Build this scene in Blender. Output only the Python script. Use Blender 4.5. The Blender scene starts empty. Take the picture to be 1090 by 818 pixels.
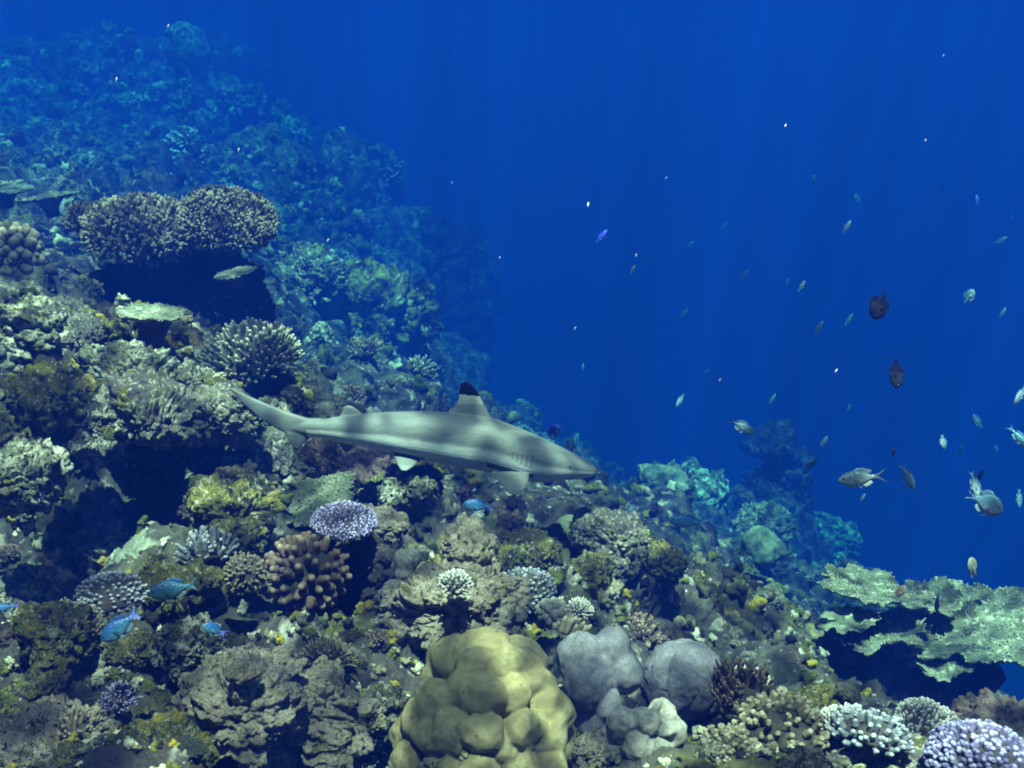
import bpy, bmesh, math, random
import numpy as np
from mathutils import Vector, Matrix

S = bpy.context.scene
COL = S.collection
rng = np.random.default_rng(11)
random.seed(11)

# ------------------------------------------------------------------ camera
PITCH = math.radians(15)
HFOV = math.radians(50)
K = 2 * math.tan(HFOV / 2) / 1090.0            # metres per photo pixel per metre of distance
cam = bpy.data.cameras.new("camera")
cam_o = bpy.data.objects.new("camera", cam)
COL.objects.link(cam_o)
cam_o.location = (0, 0, 0)
cam_o.rotation_euler = (math.radians(90) - PITCH, 0, 0)
cam.sensor_fit = 'HORIZONTAL'
cam.angle = HFOV
cam.clip_start = 0.02
cam.clip_end = 400
S.camera = cam_o
RT = np.array([1.0, 0, 0])
FW = np.array([0, math.cos(PITCH), -math.sin(PITCH)])
UP = np.array([0, math.sin(PITCH), math.cos(PITCH)])

# ------------------------------------------------------------------ sky, sun, exposure
SUN_EL, SUN_AZ = math.radians(71), math.atan2(0.08, -0.5)   # azimuth from +Y towards +X
sun_dir = Vector((math.cos(SUN_EL) * math.sin(SUN_AZ), math.cos(SUN_EL) * math.cos(SUN_AZ), math.sin(SUN_EL)))
W = bpy.data.worlds.new("World")
S.world = W
W.use_nodes = True
wn = W.node_tree
bg = wn.nodes["Background"]
sky = wn.nodes.new("ShaderNodeTexSky")
sky.sky_type = 'NISHITA'
sky.sun_disc = False
sky.sun_elevation = SUN_EL
sky.sun_rotation = SUN_AZ
wn.links.new(sky.outputs[0], bg.inputs[0])
bg.inputs[1].default_value = 0.05
sl = bpy.data.lights.new("sun", 'SUN')
sl.energy = 5.0
sl.angle = math.radians(0.5)
sl.color = (1.0, 0.90, 0.74)
sun_o = bpy.data.objects.new("sun", sl)
COL.objects.link(sun_o)
sun_o.rotation_euler = (-sun_dir).to_track_quat('-Z', 'Y').to_euler()
S.view_settings.view_transform = 'Standard'
S.view_settings.look = 'None'
S.view_settings.gamma = 1
S.view_settings.exposure = 1.12
S.cycles.use_denoising = True
try:
    S.cycles.denoiser = 'OPENIMAGEDENOISE'
except Exception:
    pass
S.cycles.filter_width = 1.9
S.cycles.max_bounces = 5
S.cycles.diffuse_bounces = 1
S.cycles.glossy_bounces = 1
S.cycles.transmission_bounces = 2
S.cycles.transparent_max_bounces = 8
S.cycles.volume_bounces = 0
S.cycles.sample_clamp_indirect = 4
S.render.use_persistent_data = False

HAZE_DENSITY = 0.142
HAZE_COLOR = (0.003, 0.0265, 0.272)
HAZE_ABSORB = (0.02, 0.45, 0.59)


# ------------------------------------------------------------------ helpers: points, noise, meshes
def D(d):
    """Nominal distance to metres: the far slope stretches away."""
    e = max(0.0, d - 4.3)
    return d + 0.65 * d * e / (1 + 0.08 * e)


def P(px, py, d):
    """Photo pixel and nominal distance along the view axis to a world point."""
    return PW(px, py, D(d))


def PW(px, py, d):
    return RT * ((px - 545) * K * d) + UP * ((409 - py) * K * d) + FW * d


def hash01(ix, iy, iz, seed=0):
    h = (ix.astype(np.int64) * 374761393 + iy.astype(np.int64) * 668265263 + iz.astype(np.int64) * 2147483647 + seed * 974634541) & 0xFFFFFFFF
    h = ((h ^ (h >> 13)) * 1274126177) & 0xFFFFFFFF
    h = ((h ^ (h >> 16)) * 2246822519) & 0xFFFFFFFF
    h = h ^ (h >> 15)
    return (h & 0xFFFFFF) / float(0xFFFFFF)


def vnoise(p, seed=0):
    i = np.floor(p).astype(np.int64)
    f = p - i
    u = f * f * f * (f * (f * 6 - 15) + 10)
    out = np.zeros(len(p))
    for dx in (0, 1):
        wx = u[:, 0] if dx else 1 - u[:, 0]
        for dy in (0, 1):
            wy = u[:, 1] if dy else 1 - u[:, 1]
            for dz in (0, 1):
                wz = u[:, 2] if dz else 1 - u[:, 2]
                out += wx * wy * wz * hash01(i[:, 0] + dx, i[:, 1] + dy, i[:, 2] + dz, seed)
    return out * 2 - 1


def fbm(p, octaves=4, seed=0, gain=0.5):
    a, s, out = 1.0, 1.0, np.zeros(len(p))
    for o in range(octaves):
        out += a * vnoise(p * s + 17.3 * o, seed + o)
        a *= gain
        s *= 2.03
    return out


def worley(p, seed=0):
    i = np.floor(p).astype(np.int64)
    best = np.full(len(p), 9.0)
    cid = np.zeros(len(p))
    for dx in (-1, 0, 1):
        for dy in (-1, 0, 1):
            for dz in (-1, 0, 1):
                c = i + np.array([dx, dy, dz])
                q = np.stack([hash01(c[:, 0], c[:, 1], c[:, 2], seed + k) for k in (1, 2, 3)], 1)
                d = ((c + 0.15 + 0.7 * q - p) ** 2).sum(1)
                m = d < best
                best = np.where(m, d, best)
                cid = np.where(m, q[:, 0], cid)
    return np.sqrt(best), cid


def lump(p, seed=0):
    f, c = worley(p, seed)
    return (1.6 * np.sqrt(np.clip(1 - (f / 0.8) ** 2, 0, 1)) - 0.6) * (0.45 + 0.8 * c)


def unit(v):
    return v / np.maximum(np.linalg.norm(v, axis=-1, keepdims=True), 1e-9)


def make_mesh(name, verts, faces, attrs=None, smooth=True):
    verts = np.asarray(verts, dtype=np.float32)
    faces = np.asarray(faces, dtype=np.int32)
    me = bpy.data.meshes.new(name)
    me.vertices.add(len(verts))
    me.vertices.foreach_set("co", verts.ravel())
    n, k = faces.shape
    me.loops.add(n * k)
    me.loops.foreach_set("vertex_index", faces.ravel())
    me.polygons.add(n)
    me.polygons.foreach_set("loop_start", np.arange(0, n * k, k, dtype=np.int32))
    me.polygons.foreach_set("loop_total", np.full(n, k, dtype=np.int32))
    me.polygons.foreach_set("use_smooth", np.full(n, smooth, dtype=bool))
    for an, av in (attrs or {}).items():
        at = me.attributes.new(an, 'FLOAT', 'POINT')
        at.data.foreach_set("value", np.asarray(av, dtype=np.float32))
    me.update(calc_edges=True)
    me.validate()
    return me


def join_parts(parts):
    """[(verts, faces, attr)] with faces of one width, merged into one array triple."""
    vs, fs, at, o = [], [], [], 0
    for v, f, a in parts:
        vs.append(v)
        fs.append(f + o)
        at.append(a if a is not None else np.zeros(len(v)))
        o += len(v)
    return np.concatenate(vs), np.concatenate(fs), np.concatenate(at)


_ico = {}


def ico(n):
    if n not in _ico:
        bm = bmesh.new()
        bmesh.ops.create_icosphere(bm, subdivisions=n, radius=1)
        bm.verts.ensure_lookup_table()
        v = np.array([x.co for x in bm.verts])
        f = np.array([[x.index for x in q.verts] for q in bm.faces])
        bm.free()
        _ico[n] = (unit(v), f)
    return _ico[n]


def frames(d):
    d = unit(d)
    ref = np.where(np.abs(d[:, 2:3]) < 0.9, np.array([[0, 0, 1.0]]), np.array([[1.0, 0, 0]]))
    a = unit(np.cross(ref, d))
    b = np.cross(d, a)
    return a, b, d


def fingers(base, dirs, L, r0, r1, seg=7, knob=0.1, seed=0, curve=0.0):
    """Tapered round-ended branches. Returns quads verts, faces, tip (0 at the root, 1 at the tip)."""
    n = len(base)
    t = np.array([0, 0.3, 0.55, 0.78, 0.92, 0.985, 1.0])
    shape = np.array([1, 1, 1, 1, 0.82, 0.45, 0.02])
    m = len(t)
    a, b, d = frames(dirs)
    ang = np.linspace(0, 2 * np.pi, seg, endpoint=False)
    rg = np.random.default_rng(seed + 5)
    rad = (r0[:, None] * (1 - t) + r1[:, None] * t) * shape            # n,m
    rad = rad[:, :, None] * (1 + knob * rg.uniform(-1, 1, (n, m, seg)))
    up = np.array([0, 0, 1.0])
    axis = base[:, None, :] + d[:, None, :] * (L[:, None] * t)[:, :, None] + up * (curve * L[:, None] * t * t)[:, :, None]
    v = axis[:, :, None, :] + rad[..., None] * (np.cos(ang)[None, None, :, None] * a[:, None, None, :] + np.sin(ang)[None, None, :, None] * b[:, None, None, :])
    v = v.reshape(-1, 3)
    q = []
    for i in range(m - 1):
        for j in range(seg):
            j2 = (j + 1) % seg
            q.append([i * seg + j, i * seg + j2, (i + 1) * seg + j2, (i + 1) * seg + j])
    q = np.array(q)
    f = (q[None] + (np.arange(n) * m * seg)[:, None, None]).reshape(-1, 4)
    tip = np.repeat(np.tile(t, n), seg)
    return v, f, tip


def knobs(pos, size, lev=2, squash=1.0, dirs=None, seed=0):
    tv, tf = ico(lev)
    n = len(pos)
    rg = np.random.default_rng(seed + 3)
    sc = size[:, None] * rg.uniform(0.85, 1.15, (n, 3))
    v = tv[None] * sc[:, None, :]
    v = v + pos[:, None, :]
    f = (tf[None] + (np.arange(n) * len(tv))[:, None, None]).reshape(-1, 3)
    z = np.tile((tv[:, 2] * 0.5 + 0.5), n)
    return v.reshape(-1, 3), f, z


def fib(n, zmin=-1.0, zmax=1.0, jitter=0.0, seed=0):
    i = np.arange(n) + 0.5
    z = zmax - (zmax - zmin) * i / n
    ph = i * 2.399963
    r = np.sqrt(np.maximum(0, 1 - z * z))
    v = np.stack([r * np.cos(ph), r * np.sin(ph), z], 1)
    if jitter:
        v = unit(v + np.random.default_rng(seed).normal(0, jitter, v.shape))
    return v


def star(dirs, lobes, k=26):
    """Radius of a union of spheres seen from the origin (smooth maximum)."""
    rs = []
    for c, rho in lobes:
        c = np.asarray(c, float)
        b = dirs @ c
        disc = b * b - (c @ c) + rho * rho
        rs.append(np.where(disc > 0, b + np.sqrt(np.maximum(disc, 0)), 0.0))
    rs = np.array(rs)
    return np.log(np.exp(rs * k).sum(0)) / k


# ------------------------------------------------------------------ helpers: materials
def rgba(c):
    return (c[0], c[1], c[2], 1.0)


def material(name, ramp, scale=6.0, detail=8.0, spots=None, spot_scale=30.0, spot_amt=(0.52, 0.6), tip=None, tip_range=(0.55, 1.0),
             bump=0.6, bump_scale=60.0, bump_dist=0.01, rough=0.85, attr='tip', polyps=0.0, polyp_scale=120, spec=0.25, vary=0.25, patch=None, mottle=1.0):
    m = bpy.data.materials.new(name)
    m.use_nodes = True
    nt = m.node_tree
    N, L = nt.nodes, nt.links
    bs = N["Principled BSDF"]
    bs.inputs["Roughness"].default_value = rough
    bs.inputs["Specular IOR Level"].default_value = spec
    tc = N.new("ShaderNodeTexCoord")
    oi = N.new("ShaderNodeObjectInfo")
    off = N.new("ShaderNodeVectorMath")
    off.operation = 'MULTIPLY_ADD'
    off.inputs[1].default_value = (37.0, 53.0, 71.0)
    cmb = N.new("ShaderNodeCombineXYZ")
    for i in range(3):
        L.new(oi.outputs["Random"], cmb.inputs[i])
    L.new(cmb.outputs[0], off.inputs[0])
    L.new(tc.outputs["Object"], off.inputs[2])
    co = off.outputs[0]

    def noise(s, d, dist=0.0, r=0.55):
        n = N.new("ShaderNodeTexNoise")
        n.inputs["Scale"].default_value = s
        n.inputs["Detail"].default_value = d
        n.inputs["Roughness"].default_value = r
        n.inputs["Distortion"].default_value = dist
        L.new(co, n.inputs["Vector"])
        return n.outputs[0]

    def mix(f, a, b, bt='MIX'):
        x = N.new("ShaderNodeMix")
        x.data_type = 'RGBA'
        x.blend_type = bt
        if isinstance(f, (int, float)):
            x.inputs[0].default_value = f
        else:
            L.new(f, x.inputs[0])
        for k, c in ((6, a), (7, b)):
            if isinstance(c, tuple):
                x.inputs[k].default_value = rgba(c)
            else:
                L.new(c, x.inputs[k])
        return x.outputs[2]

    def mrange(v, lo, hi, a=0.0, b=1.0):
        x = N.new("ShaderNodeMapRange")
        x.inputs[1].default_value = lo
        x.inputs[2].default_value = hi
        x.inputs[3].default_value = a
        x.inputs[4].default_value = b
        L.new(v, x.inputs[0])
        return x.outputs[0]

    cr = N.new("ShaderNodeValToRGB")
    L.new(noise(scale, detail, 0.6), cr.inputs[0])
    e = cr.color_ramp.elements
    while len(e) > len(ramp):
        e.remove(e[-1])
    while len(e) < len(ramp):
        e.new(0.5)
    for k, (pos, c) in enumerate(ramp):
        e[k].position = pos
        e[k].color = rgba(c)
    c = cr.outputs[0]
    if patch:
        for pc, ps, lo, hi in patch:
            c = mix(mrange(noise(ps, 6, 0.8), lo, hi), c, pc)
    if spots:
        c = mix(mrange(noise(spot_scale, 4), *spot_amt), c, spots)
    # fine mottling and a per-object drift in tone
    c = mix(1.0, c, mix(mrange(noise(scale * 9, 5), 0.3, 0.7), (0.9 - 0.38 * mottle,) * 3, (0.9 + 0.24 * mottle,) * 3), 'MULTIPLY')
    if vary:
        hs = N.new("ShaderNodeHueSaturation")
        L.new(c, hs.inputs["Color"])
        L.new(mrange(oi.outputs["Random"], 0, 1, 1 - vary, 1 + vary), hs.inputs["Value"])
        c = hs.outputs[0]
    if tip:
        at = N.new("ShaderNodeAttribute")
        at.attribute_name = attr
        c = mix(mrange(at.outputs["Fac"], *tip_range), c, tip)
    L.new(c, bs.inputs["Base Color"])
    h = noise(bump_scale, 6)
    if polyps:
        vo = N.new("ShaderNodeTexVoronoi")
        vo.inputs["Scale"].default_value = polyp_scale
        L.new(co, vo.inputs["Vector"])
        ad = N.new("ShaderNodeMath")
        ad.operation = 'MULTIPLY_ADD'
        L.new(vo.outputs[0], ad.inputs[0])
        ad.inputs[1].default_value = -polyps
        L.new(h, ad.inputs[2])
        h = ad.outputs[0]
    bp = N.new("ShaderNodeBump")
    bp.inputs["Strength"].default_value = bump
    bp.inputs["Distance"].default_value = bump_dist
    L.new(h, bp.inputs["Height"])
    L.new(bp.outputs[0], bs.inputs["Normal"])
    return m


PALE, GREY, OLIVE, OCHRE = (0.50, 0.50, 0.37), (0.17, 0.175, 0.095), (0.13, 0.13, 0.004), (0.34, 0.26, 0.004)
TURF, PURP, PINK, TAN = (0.02, 0.018, 0.015), (0.05, 0.035, 0.03), (0.16, 0.11, 0.09), (0.27, 0.235, 0.15)
MAT = {}
MAT['reef'] = material('reef_crust', [(0.28, (0.02, 0.018, 0.018)), (0.45, (0.045, 0.038, 0.03)), (0.55, (0.07, 0.07, 0.05)), (0.62, (0.06, 0.06, 0.015)), (0.75, (0.12, 0.11, 0.08))], scale=5, detail=10,
                       patch=[((0.16, 0.12, 0.015), 4.0, 0.6, 0.68), ((0.28, 0.28, 0.22), 9.0, 0.6, 0.66), ((0.26, 0.28, 0.20), 3.2, 0.63, 0.67)], spots=(0.4, 0.4, 0.36), spot_scale=46,
                       spot_amt=(0.64, 0.70), bump=1.0, bump_scale=45, bump_dist=0.02, vary=0)
MAT['pale'] = material('pale_rock', [(0.3, (0.11, 0.10, 0.09)), (0.45, GREY), (0.55, PALE), (0.75, (0.62, 0.62, 0.52))], scale=3.2, patch=[(OLIVE, 2.4, 0.55, 0.62), ((0.06, 0.055, 0.045), 3.6, 0.56, 0.62)],
                       spots=TURF, spot_scale=14, spot_amt=(0.55, 0.61), bump=1, bump_scale=60, bump_dist=0.012)
MAT['grey'] = material('grey_rock', [(0.3, TURF), (0.45, (0.17, 0.15, 0.15)), (0.58, GREY), (0.75, PALE)], scale=3.2, spots=PALE, spot_scale=13,
                       spot_amt=(0.56, 0.62), bump=1, bump_scale=60, bump_dist=0.012, patch=[(OLIVE, 2.4, 0.57, 0.65), (PALE, 4, 0.6, 0.66)])
MAT['olive'] = material('algae_rock', [(0.3, TURF), (0.45, OLIVE), (0.56, (0.20, 0.19, 0.04)), (0.63, OCHRE), (0.8, TAN)], scale=3.2, spots=PALE, spot_scale=12, patch=[(PALE, 3.5, 0.6, 0.66), (TURF, 2.6, 0.56, 0.63)],
                        spot_amt=(0.58, 0.64), bump=1, bump_scale=70, bump_dist=0.014)
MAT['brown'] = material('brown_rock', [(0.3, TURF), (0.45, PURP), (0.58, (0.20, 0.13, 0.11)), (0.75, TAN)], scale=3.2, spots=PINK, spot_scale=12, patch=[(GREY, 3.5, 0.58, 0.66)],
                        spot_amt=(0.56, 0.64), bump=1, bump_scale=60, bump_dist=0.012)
MAT['stone'] = material('coral_stone', [(0.3, (0.11, 0.09, 0.07)), (0.45, (0.27, 0.22, 0.16)), (0.6, (0.38, 0.34, 0.24)), (0.75, (0.54, 0.50, 0.38))], scale=3.2,
                        patch=[(OLIVE, 2.6, 0.55, 0.65), (PALE, 4.5, 0.6, 0.66)], spots=TURF, spot_scale=15, spot_amt=(0.56, 0.62), bump=1, bump_scale=50, bump_dist=0.012)
MAT['yellow'] = material('yellow_coral', [(0.3, (0.20, 0.17, 0.075)), (0.5, (0.28, 0.24, 0.108)), (0.7, (0.35, 0.31, 0.155))], scale=5, patch=[((0.13, 0.11, 0.04), 1.9, 0.54, 0.68), ((0.38, 0.34, 0.18), 3.0, 0.60, 0.72)], spots=(0.12, 0.10, 0.05),
                         spot_scale=13, spot_amt=(0.64, 0.68), bump=0.5, bump_scale=150, bump_dist=0.004, polyps=0.5, polyp_scale=260, rough=0.7, vary=0, mottle=0.35)
MAT['beige'] = material('beige_rock', [(0.3, (0.17, 0.14, 0.10)), (0.45, (0.36, 0.31, 0.22)), (0.6, (0.48, 0.43, 0.31)), (0.75, (0.60, 0.56, 0.43))], scale=3.0, patch=[(OLIVE, 2.2, 0.58, 0.68)],
                        spots=(0.08, 0.065, 0.05), spot_scale=15, spot_amt=(0.57, 0.63), bump=1, bump_scale=50, bump_dist=0.012)
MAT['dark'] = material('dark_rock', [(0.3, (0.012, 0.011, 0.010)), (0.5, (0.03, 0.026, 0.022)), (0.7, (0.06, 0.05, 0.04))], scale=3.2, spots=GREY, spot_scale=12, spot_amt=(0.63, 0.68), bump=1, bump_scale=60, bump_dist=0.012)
MAT['foot'] = material('coral_foot', [(0.3, (0.035, 0.03, 0.025)), (0.6, (0.07, 0.06, 0.045)), (0.8, (0.11, 0.10, 0.07))], scale=6)
MAT['lilac'] = material('lilac_coral', [(0.3, (0.13, 0.125, 0.14)), (0.5, (0.19, 0.185, 0.205)), (0.7, (0.26, 0.255, 0.27))], scale=4, patch=[((0.10, 0.09, 0.06), 2.2, 0.6, 0.72)], bump=0.5, bump_scale=140,
                        bump_dist=0.004, polyps=0.5, polyp_scale=220, rough=0.75, vary=0.06)
MAT['white_knob'] = material('cream_coral', [(0.3, (0.20, 0.19, 0.15)), (0.5, (0.32, 0.31, 0.25)), (0.7, (0.46, 0.45, 0.37))], scale=4, patch=[((0.10, 0.09, 0.05), 2.4, 0.6, 0.7)], bump=0.5, bump_scale=140,
                             bump_dist=0.004, polyps=0.5, polyp_scale=240, rough=0.7, vary=0.1)
MAT['tan_fingers'] = material('tan_branches', [(0.3, (0.13, 0.10, 0.06)), (0.5, (0.24, 0.20, 0.12)), (0.7, (0.32, 0.27, 0.17))], scale=14, tip=(0.34, 0.31, 0.21),
                              tip_range=(0.7, 1.02), bump=0.6, bump_scale=160, bump_dist=0.003, polyps=0.6, polyp_scale=300)
MAT['green_fingers'] = material('green_branches', [(0.3, (0.12, 0.13, 0.09)), (0.5, (0.20, 0.22, 0.15)), (0.7, (0.28, 0.30, 0.2))], scale=14, tip=(0.52, 0.52, 0.38),
                                tip_range=(0.6, 1.05), bump=0.6, bump_scale=160, bump_dist=0.003)
MAT['violet_fingers'] = material('violet_branches', [(0.3, (0.10, 0.08, 0.18)), (0.5, (0.16, 0.135, 0.28)), (0.7, (0.23, 0.20, 0.36))], scale=10, tip=(0.38, 0.36, 0.50),
                                 tip_range=(0.72, 1.0), bump=0.5, bump_scale=160, bump_dist=0.003, vary=0.05)
MAT['blue_fingers'] = material('blue_grey_branches', [(0.3, (0.13, 0.14, 0.17)), (0.5, (0.21, 0.23, 0.26)), (0.7, (0.28, 0.29, 0.31))], scale=10, tip=(0.38, 0.40, 0.41),
                               tip_range=(0.7, 1.0), bump=0.5, bump_scale=160, bump_dist=0.003, vary=0.1)
MAT['brown_fingers'] = material('brown_branches', [(0.3, (0.08, 0.05, 0.035)), (0.5, (0.14, 0.09, 0.06)), (0.7, (0.20, 0.14, 0.09))], scale=9, tip=(0.29, 0.22, 0.15),
                                tip_range=(0.6, 1.05), bump=0.5, bump_scale=150, bump_dist=0.004, vary=0.05)
MAT['white_fingers'] = material('white_branches', [(0.3, (0.34, 0.33, 0.28)), (0.5, (0.48, 0.47, 0.42)), (0.7, (0.56, 0.56, 0.5))], scale=9, tip=(0.60, 0.60, 0.53),
                                tip_range=(0.6, 1.0), bump=0.5, bump_scale=150, bump_dist=0.003, vary=0.1)
MAT['plate'] = material('plate_coral', [(0.3, (0.06, 0.07, 0.035)), (0.5, (0.12, 0.145, 0.09)), (0.7, (0.20, 0.23, 0.155))], scale=6, spots=(0.34, 0.37, 0.27), spot_scale=30,
                        spot_amt=(0.57, 0.63), tip=(0.44, 0.45, 0.31), tip_range=(0.3, 1.0), bump=0.9, bump_scale=60, bump_dist=0.01, patch=[((0.12, 0.12, 0.06), 5, 0.58, 0.66)])
MAT['green_mound'] = material('green_mound', [(0.3, (0.08, 0.10, 0.06)), (0.5, (0.15, 0.18, 0.11)), (0.7, (0.24, 0.28, 0.19))], scale=5, bump=0.6, bump_scale=120, bump_dist=0.005)


def rubble_material():
    m = material('rubble', [(0.3, (0.35, 0.35, 0.35)), (0.5, (0.95, 0.95, 0.9)), (0.7, (1.35, 1.35, 1.3))], scale=36, bump=1, bump_scale=110, bump_dist=0.008, vary=0)
    nt = m.node_tree
    N, L = nt.nodes, nt.links
    bs = N["Principled BSDF"]
    old = bs.inputs["Base Color"].links[0].from_socket
    at = N.new("ShaderNodeAttribute")
    at.attribute_name = 'tip'
    cr = N.new("ShaderNodeValToRGB")
    cr.color_ramp.interpolation = 'CONSTANT'
    e = cr.color_ramp.elements
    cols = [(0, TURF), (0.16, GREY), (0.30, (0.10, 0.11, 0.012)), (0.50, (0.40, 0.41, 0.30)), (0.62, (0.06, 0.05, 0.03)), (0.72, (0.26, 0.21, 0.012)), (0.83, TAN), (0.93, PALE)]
    while len(e) < len(cols):
        e.new(0.5)
    for k, (p, c) in enumerate(cols):
        e[k].position = p
        e[k].color = rgba(c)
    L.new(at.outputs["Fac"], cr.inputs[0])
    x = N.new("ShaderNodeMix")
    x.data_type = 'RGBA'
    x.blend_type = 'MULTIPLY'
    x.inputs[0].default_value = 1
    L.new(cr.outputs[0], x.inputs[6])
    L.new(old, x.inputs[7])
    L.new(x.outputs[2], bs.inputs["Base Color"])
    return m


MAT['rubble'] = rubble_material()


# ------------------------------------------------------------------ helpers: objects
def link(name, me, mat=None, parent=None):
    o = bpy.data.objects.new(name, me)
    if mat is not None and me is not None:
        if len(me.materials) == 0:
            me.materials.append(mat)
        elif me.materials[0] is not mat:
            o.material_slots[0].link = 'OBJECT'
            o.material_slots[0].material = mat
    COL.objects.link(o)
    if parent is not None:
        o.parent = parent
    return o


def structure(o):
    o['kind'] = 'structure'
    return o


def tag(o, label, cat, group=None):
    o['label'] = label
    o['category'] = cat
    if group:
        o['group'] = group
    return o


AUTO = []      # things whose label is worked out from what they stand beside: (object, adjective noun, photo x, photo y)
LANDMARKS = []  # (phrase, photo x, photo y)


def auto(o, noun, cat, group, px, py):
    o['category'] = cat
    o['group'] = group
    AUTO.append((o, noun, px, py))


def copy_thing(o, kids):
    c = o.copy()
    COL.objects.link(c)
    for ch in kids:
        d = ch.copy()
        COL.objects.link(d)
        d.parent = c
    return c


def pose(o, loc, rot=(0, 0, 0), s=1.0):
    o.location = Vector(loc)
    o.rotation_euler = rot
    o.scale = (s, s, s) if isinstance(s, (int, float)) else s


# ------------------------------------------------------------------ reef slope
CTRL = [
    # photo x, photo y, distance
    (-250, 900, 1.5), (0, 900, 1.55), (250, 900, 1.55), (500, 900, 1.7), (750, 920, 1.7), (1000, 920, 1.75), (1250, 950, 1.9),
    (0, 818, 1.8), (250, 818, 1.8), (500, 818, 2.05), (750, 818, 2.1), (1000, 830, 2.15), (1150, 840, 2.3),
    (-200, 700, 2.1), (0, 700, 2.15), (150, 700, 2.12), (300, 700, 2.3), (450, 700, 2.55), (600, 700, 2.65), (750, 715, 2.9), (860, 720, 3.6),
    (1000, 775, 4.1), (1090, 775, 4.5), (1250, 800, 4.6),
    (0, 610, 2.6), (150, 610, 2.6), (300, 610, 2.85), (450, 610, 3.0), (560, 610, 3.2), (650, 610, 3.45), (750, 610, 4.2), (850, 630, 5.3), (930, 640, 5.8),
    (0, 545, 3.3), (150, 545, 3.5), (235, 540, 3.45), (350, 540, 3.4), (500, 540, 4.0), (600, 540, 4.8), (700, 550, 5.8), (800, 565, 6.8), (880, 590, 7.6),
    (-200, 480, 3.2), (0, 480, 3.35), (150, 480, 3.65), (300, 480, 3.75), (420, 480, 4.6), (550, 485, 5.8), (640, 500, 6.7), (740, 525, 7.6),
    (0, 405, 3.55), (150, 405, 3.65), (250, 405, 3.9), (340, 405, 5.2), (450, 405, 6.7), (560, 440, 8.0), (640, 480, 8.4),
    (0, 330, 4.3), (100, 330, 4.4), (200, 330, 4.9), (330, 330, 6.2), (420, 330, 7.2), (500, 350, 8.6),
    (0, 250, 5.3), (150, 250, 5.8), (300, 260, 6.8), (400, 260, 8.2), (470, 270, 9.4),
    (-200, 180, 6.6), (0, 180, 7.0), (150, 180, 7.6), (300, 185, 9.2), (400, 190, 11),
    (570, 640, 9.0), (660, 660, 9.0), (760, 690, 9.0), (900, 760, 8.8), (1010, 800, 7.6), (430, 360, 12.0), (330, 260, 13.5), (170, 160, 15), (520, 450, 11), (1100, 790, 6.5), (1000, 800, 5.2),
    (0, 110, 9.0), (150, 115, 9.8), (300, 125, 12.0), (-300, 100, 9), (0, 55, 11.5), (150, 60, 13), (0, 10, 14), (-400, 50, 13),
]
ctrl = np.array([P(*c) for c in CTRL])
extra = np.array([[10, 2, -4.2], [-12, 3, 0.0], [-6, 0.5, -0.6], [5, 0, -2.2], [0, -1, -1.1], [-5, -2, -0.6], [7, -3, -3], [9, 10, -9.5], [14, 18, -16], [6, 22, -14], [0, 32, -17],
                  [-8, 50, -16], [20, 40, -22], [-40, 90, -9], [45, 60, -22], [-35, 25, 0.5], [-45, 45, 0.5], [4.5, 6, -4.2], [6, 4.5, -4.2]], float)
CX = np.concatenate([ctrl, extra])


def _phi(r2):
    return 0.5 * r2 * np.log(r2 + 1e-9)


def _fit(X):
    n = len(X)
    d2 = ((X[:, None, :2] - X[None, :, :2]) ** 2).sum(-1)
    A = np.zeros((n + 3, n + 3))
    A[:n, :n] = _phi(d2) + np.eye(n) * 0.003
    A[:n, n] = 1
    A[:n, n + 1:] = X[:, :2]
    A[n:, :n] = A[:n, n:].T
    return np.linalg.solve(A, np.concatenate([X[:, 2], np.zeros(3)]))


WTS = _fit(CX)


def ground(x, y):
    x = np.asarray(x, float)
    y = np.asarray(y, float)
    sh = x.shape
    q = np.stack([x.ravel(), y.ravel()], 1)
    out = np.empty(len(q))
    for s in range(0, len(q), 60000):
        c = q[s:s + 60000]
        d2 = ((c[:, None, :] - CX[None, :, :2]) ** 2).sum(-1)
        out[s:s + 60000] = _phi(d2) @ WTS[:-3] + WTS[-3] + c @ WTS[-2:]
    return np.clip(out, -22.0, 1.9).reshape(sh)


def hits(px, py, n=300):
    """Where the sight lines through photo pixels meet the reef slope: distance along the axis (nan where they miss)."""
    px = np.asarray(px, float)
    py = np.asarray(py, float)
    d = np.exp(np.linspace(math.log(1.2), math.log(110), n))
    dirs = RT * ((px - 545) * K)[:, None] + UP * ((409 - py) * K)[:, None] + FW
    pts = dirs[:, None, :] * d[None, :, None]
    below = pts[..., 2] < ground(pts[..., 0], pts[..., 1])
    idx = below.argmax(1)
    res = np.where(below.any(1), d[idx], np.nan)
    return res


def hit(px, py):
    return float(hits([px], [py])[0])


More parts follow.
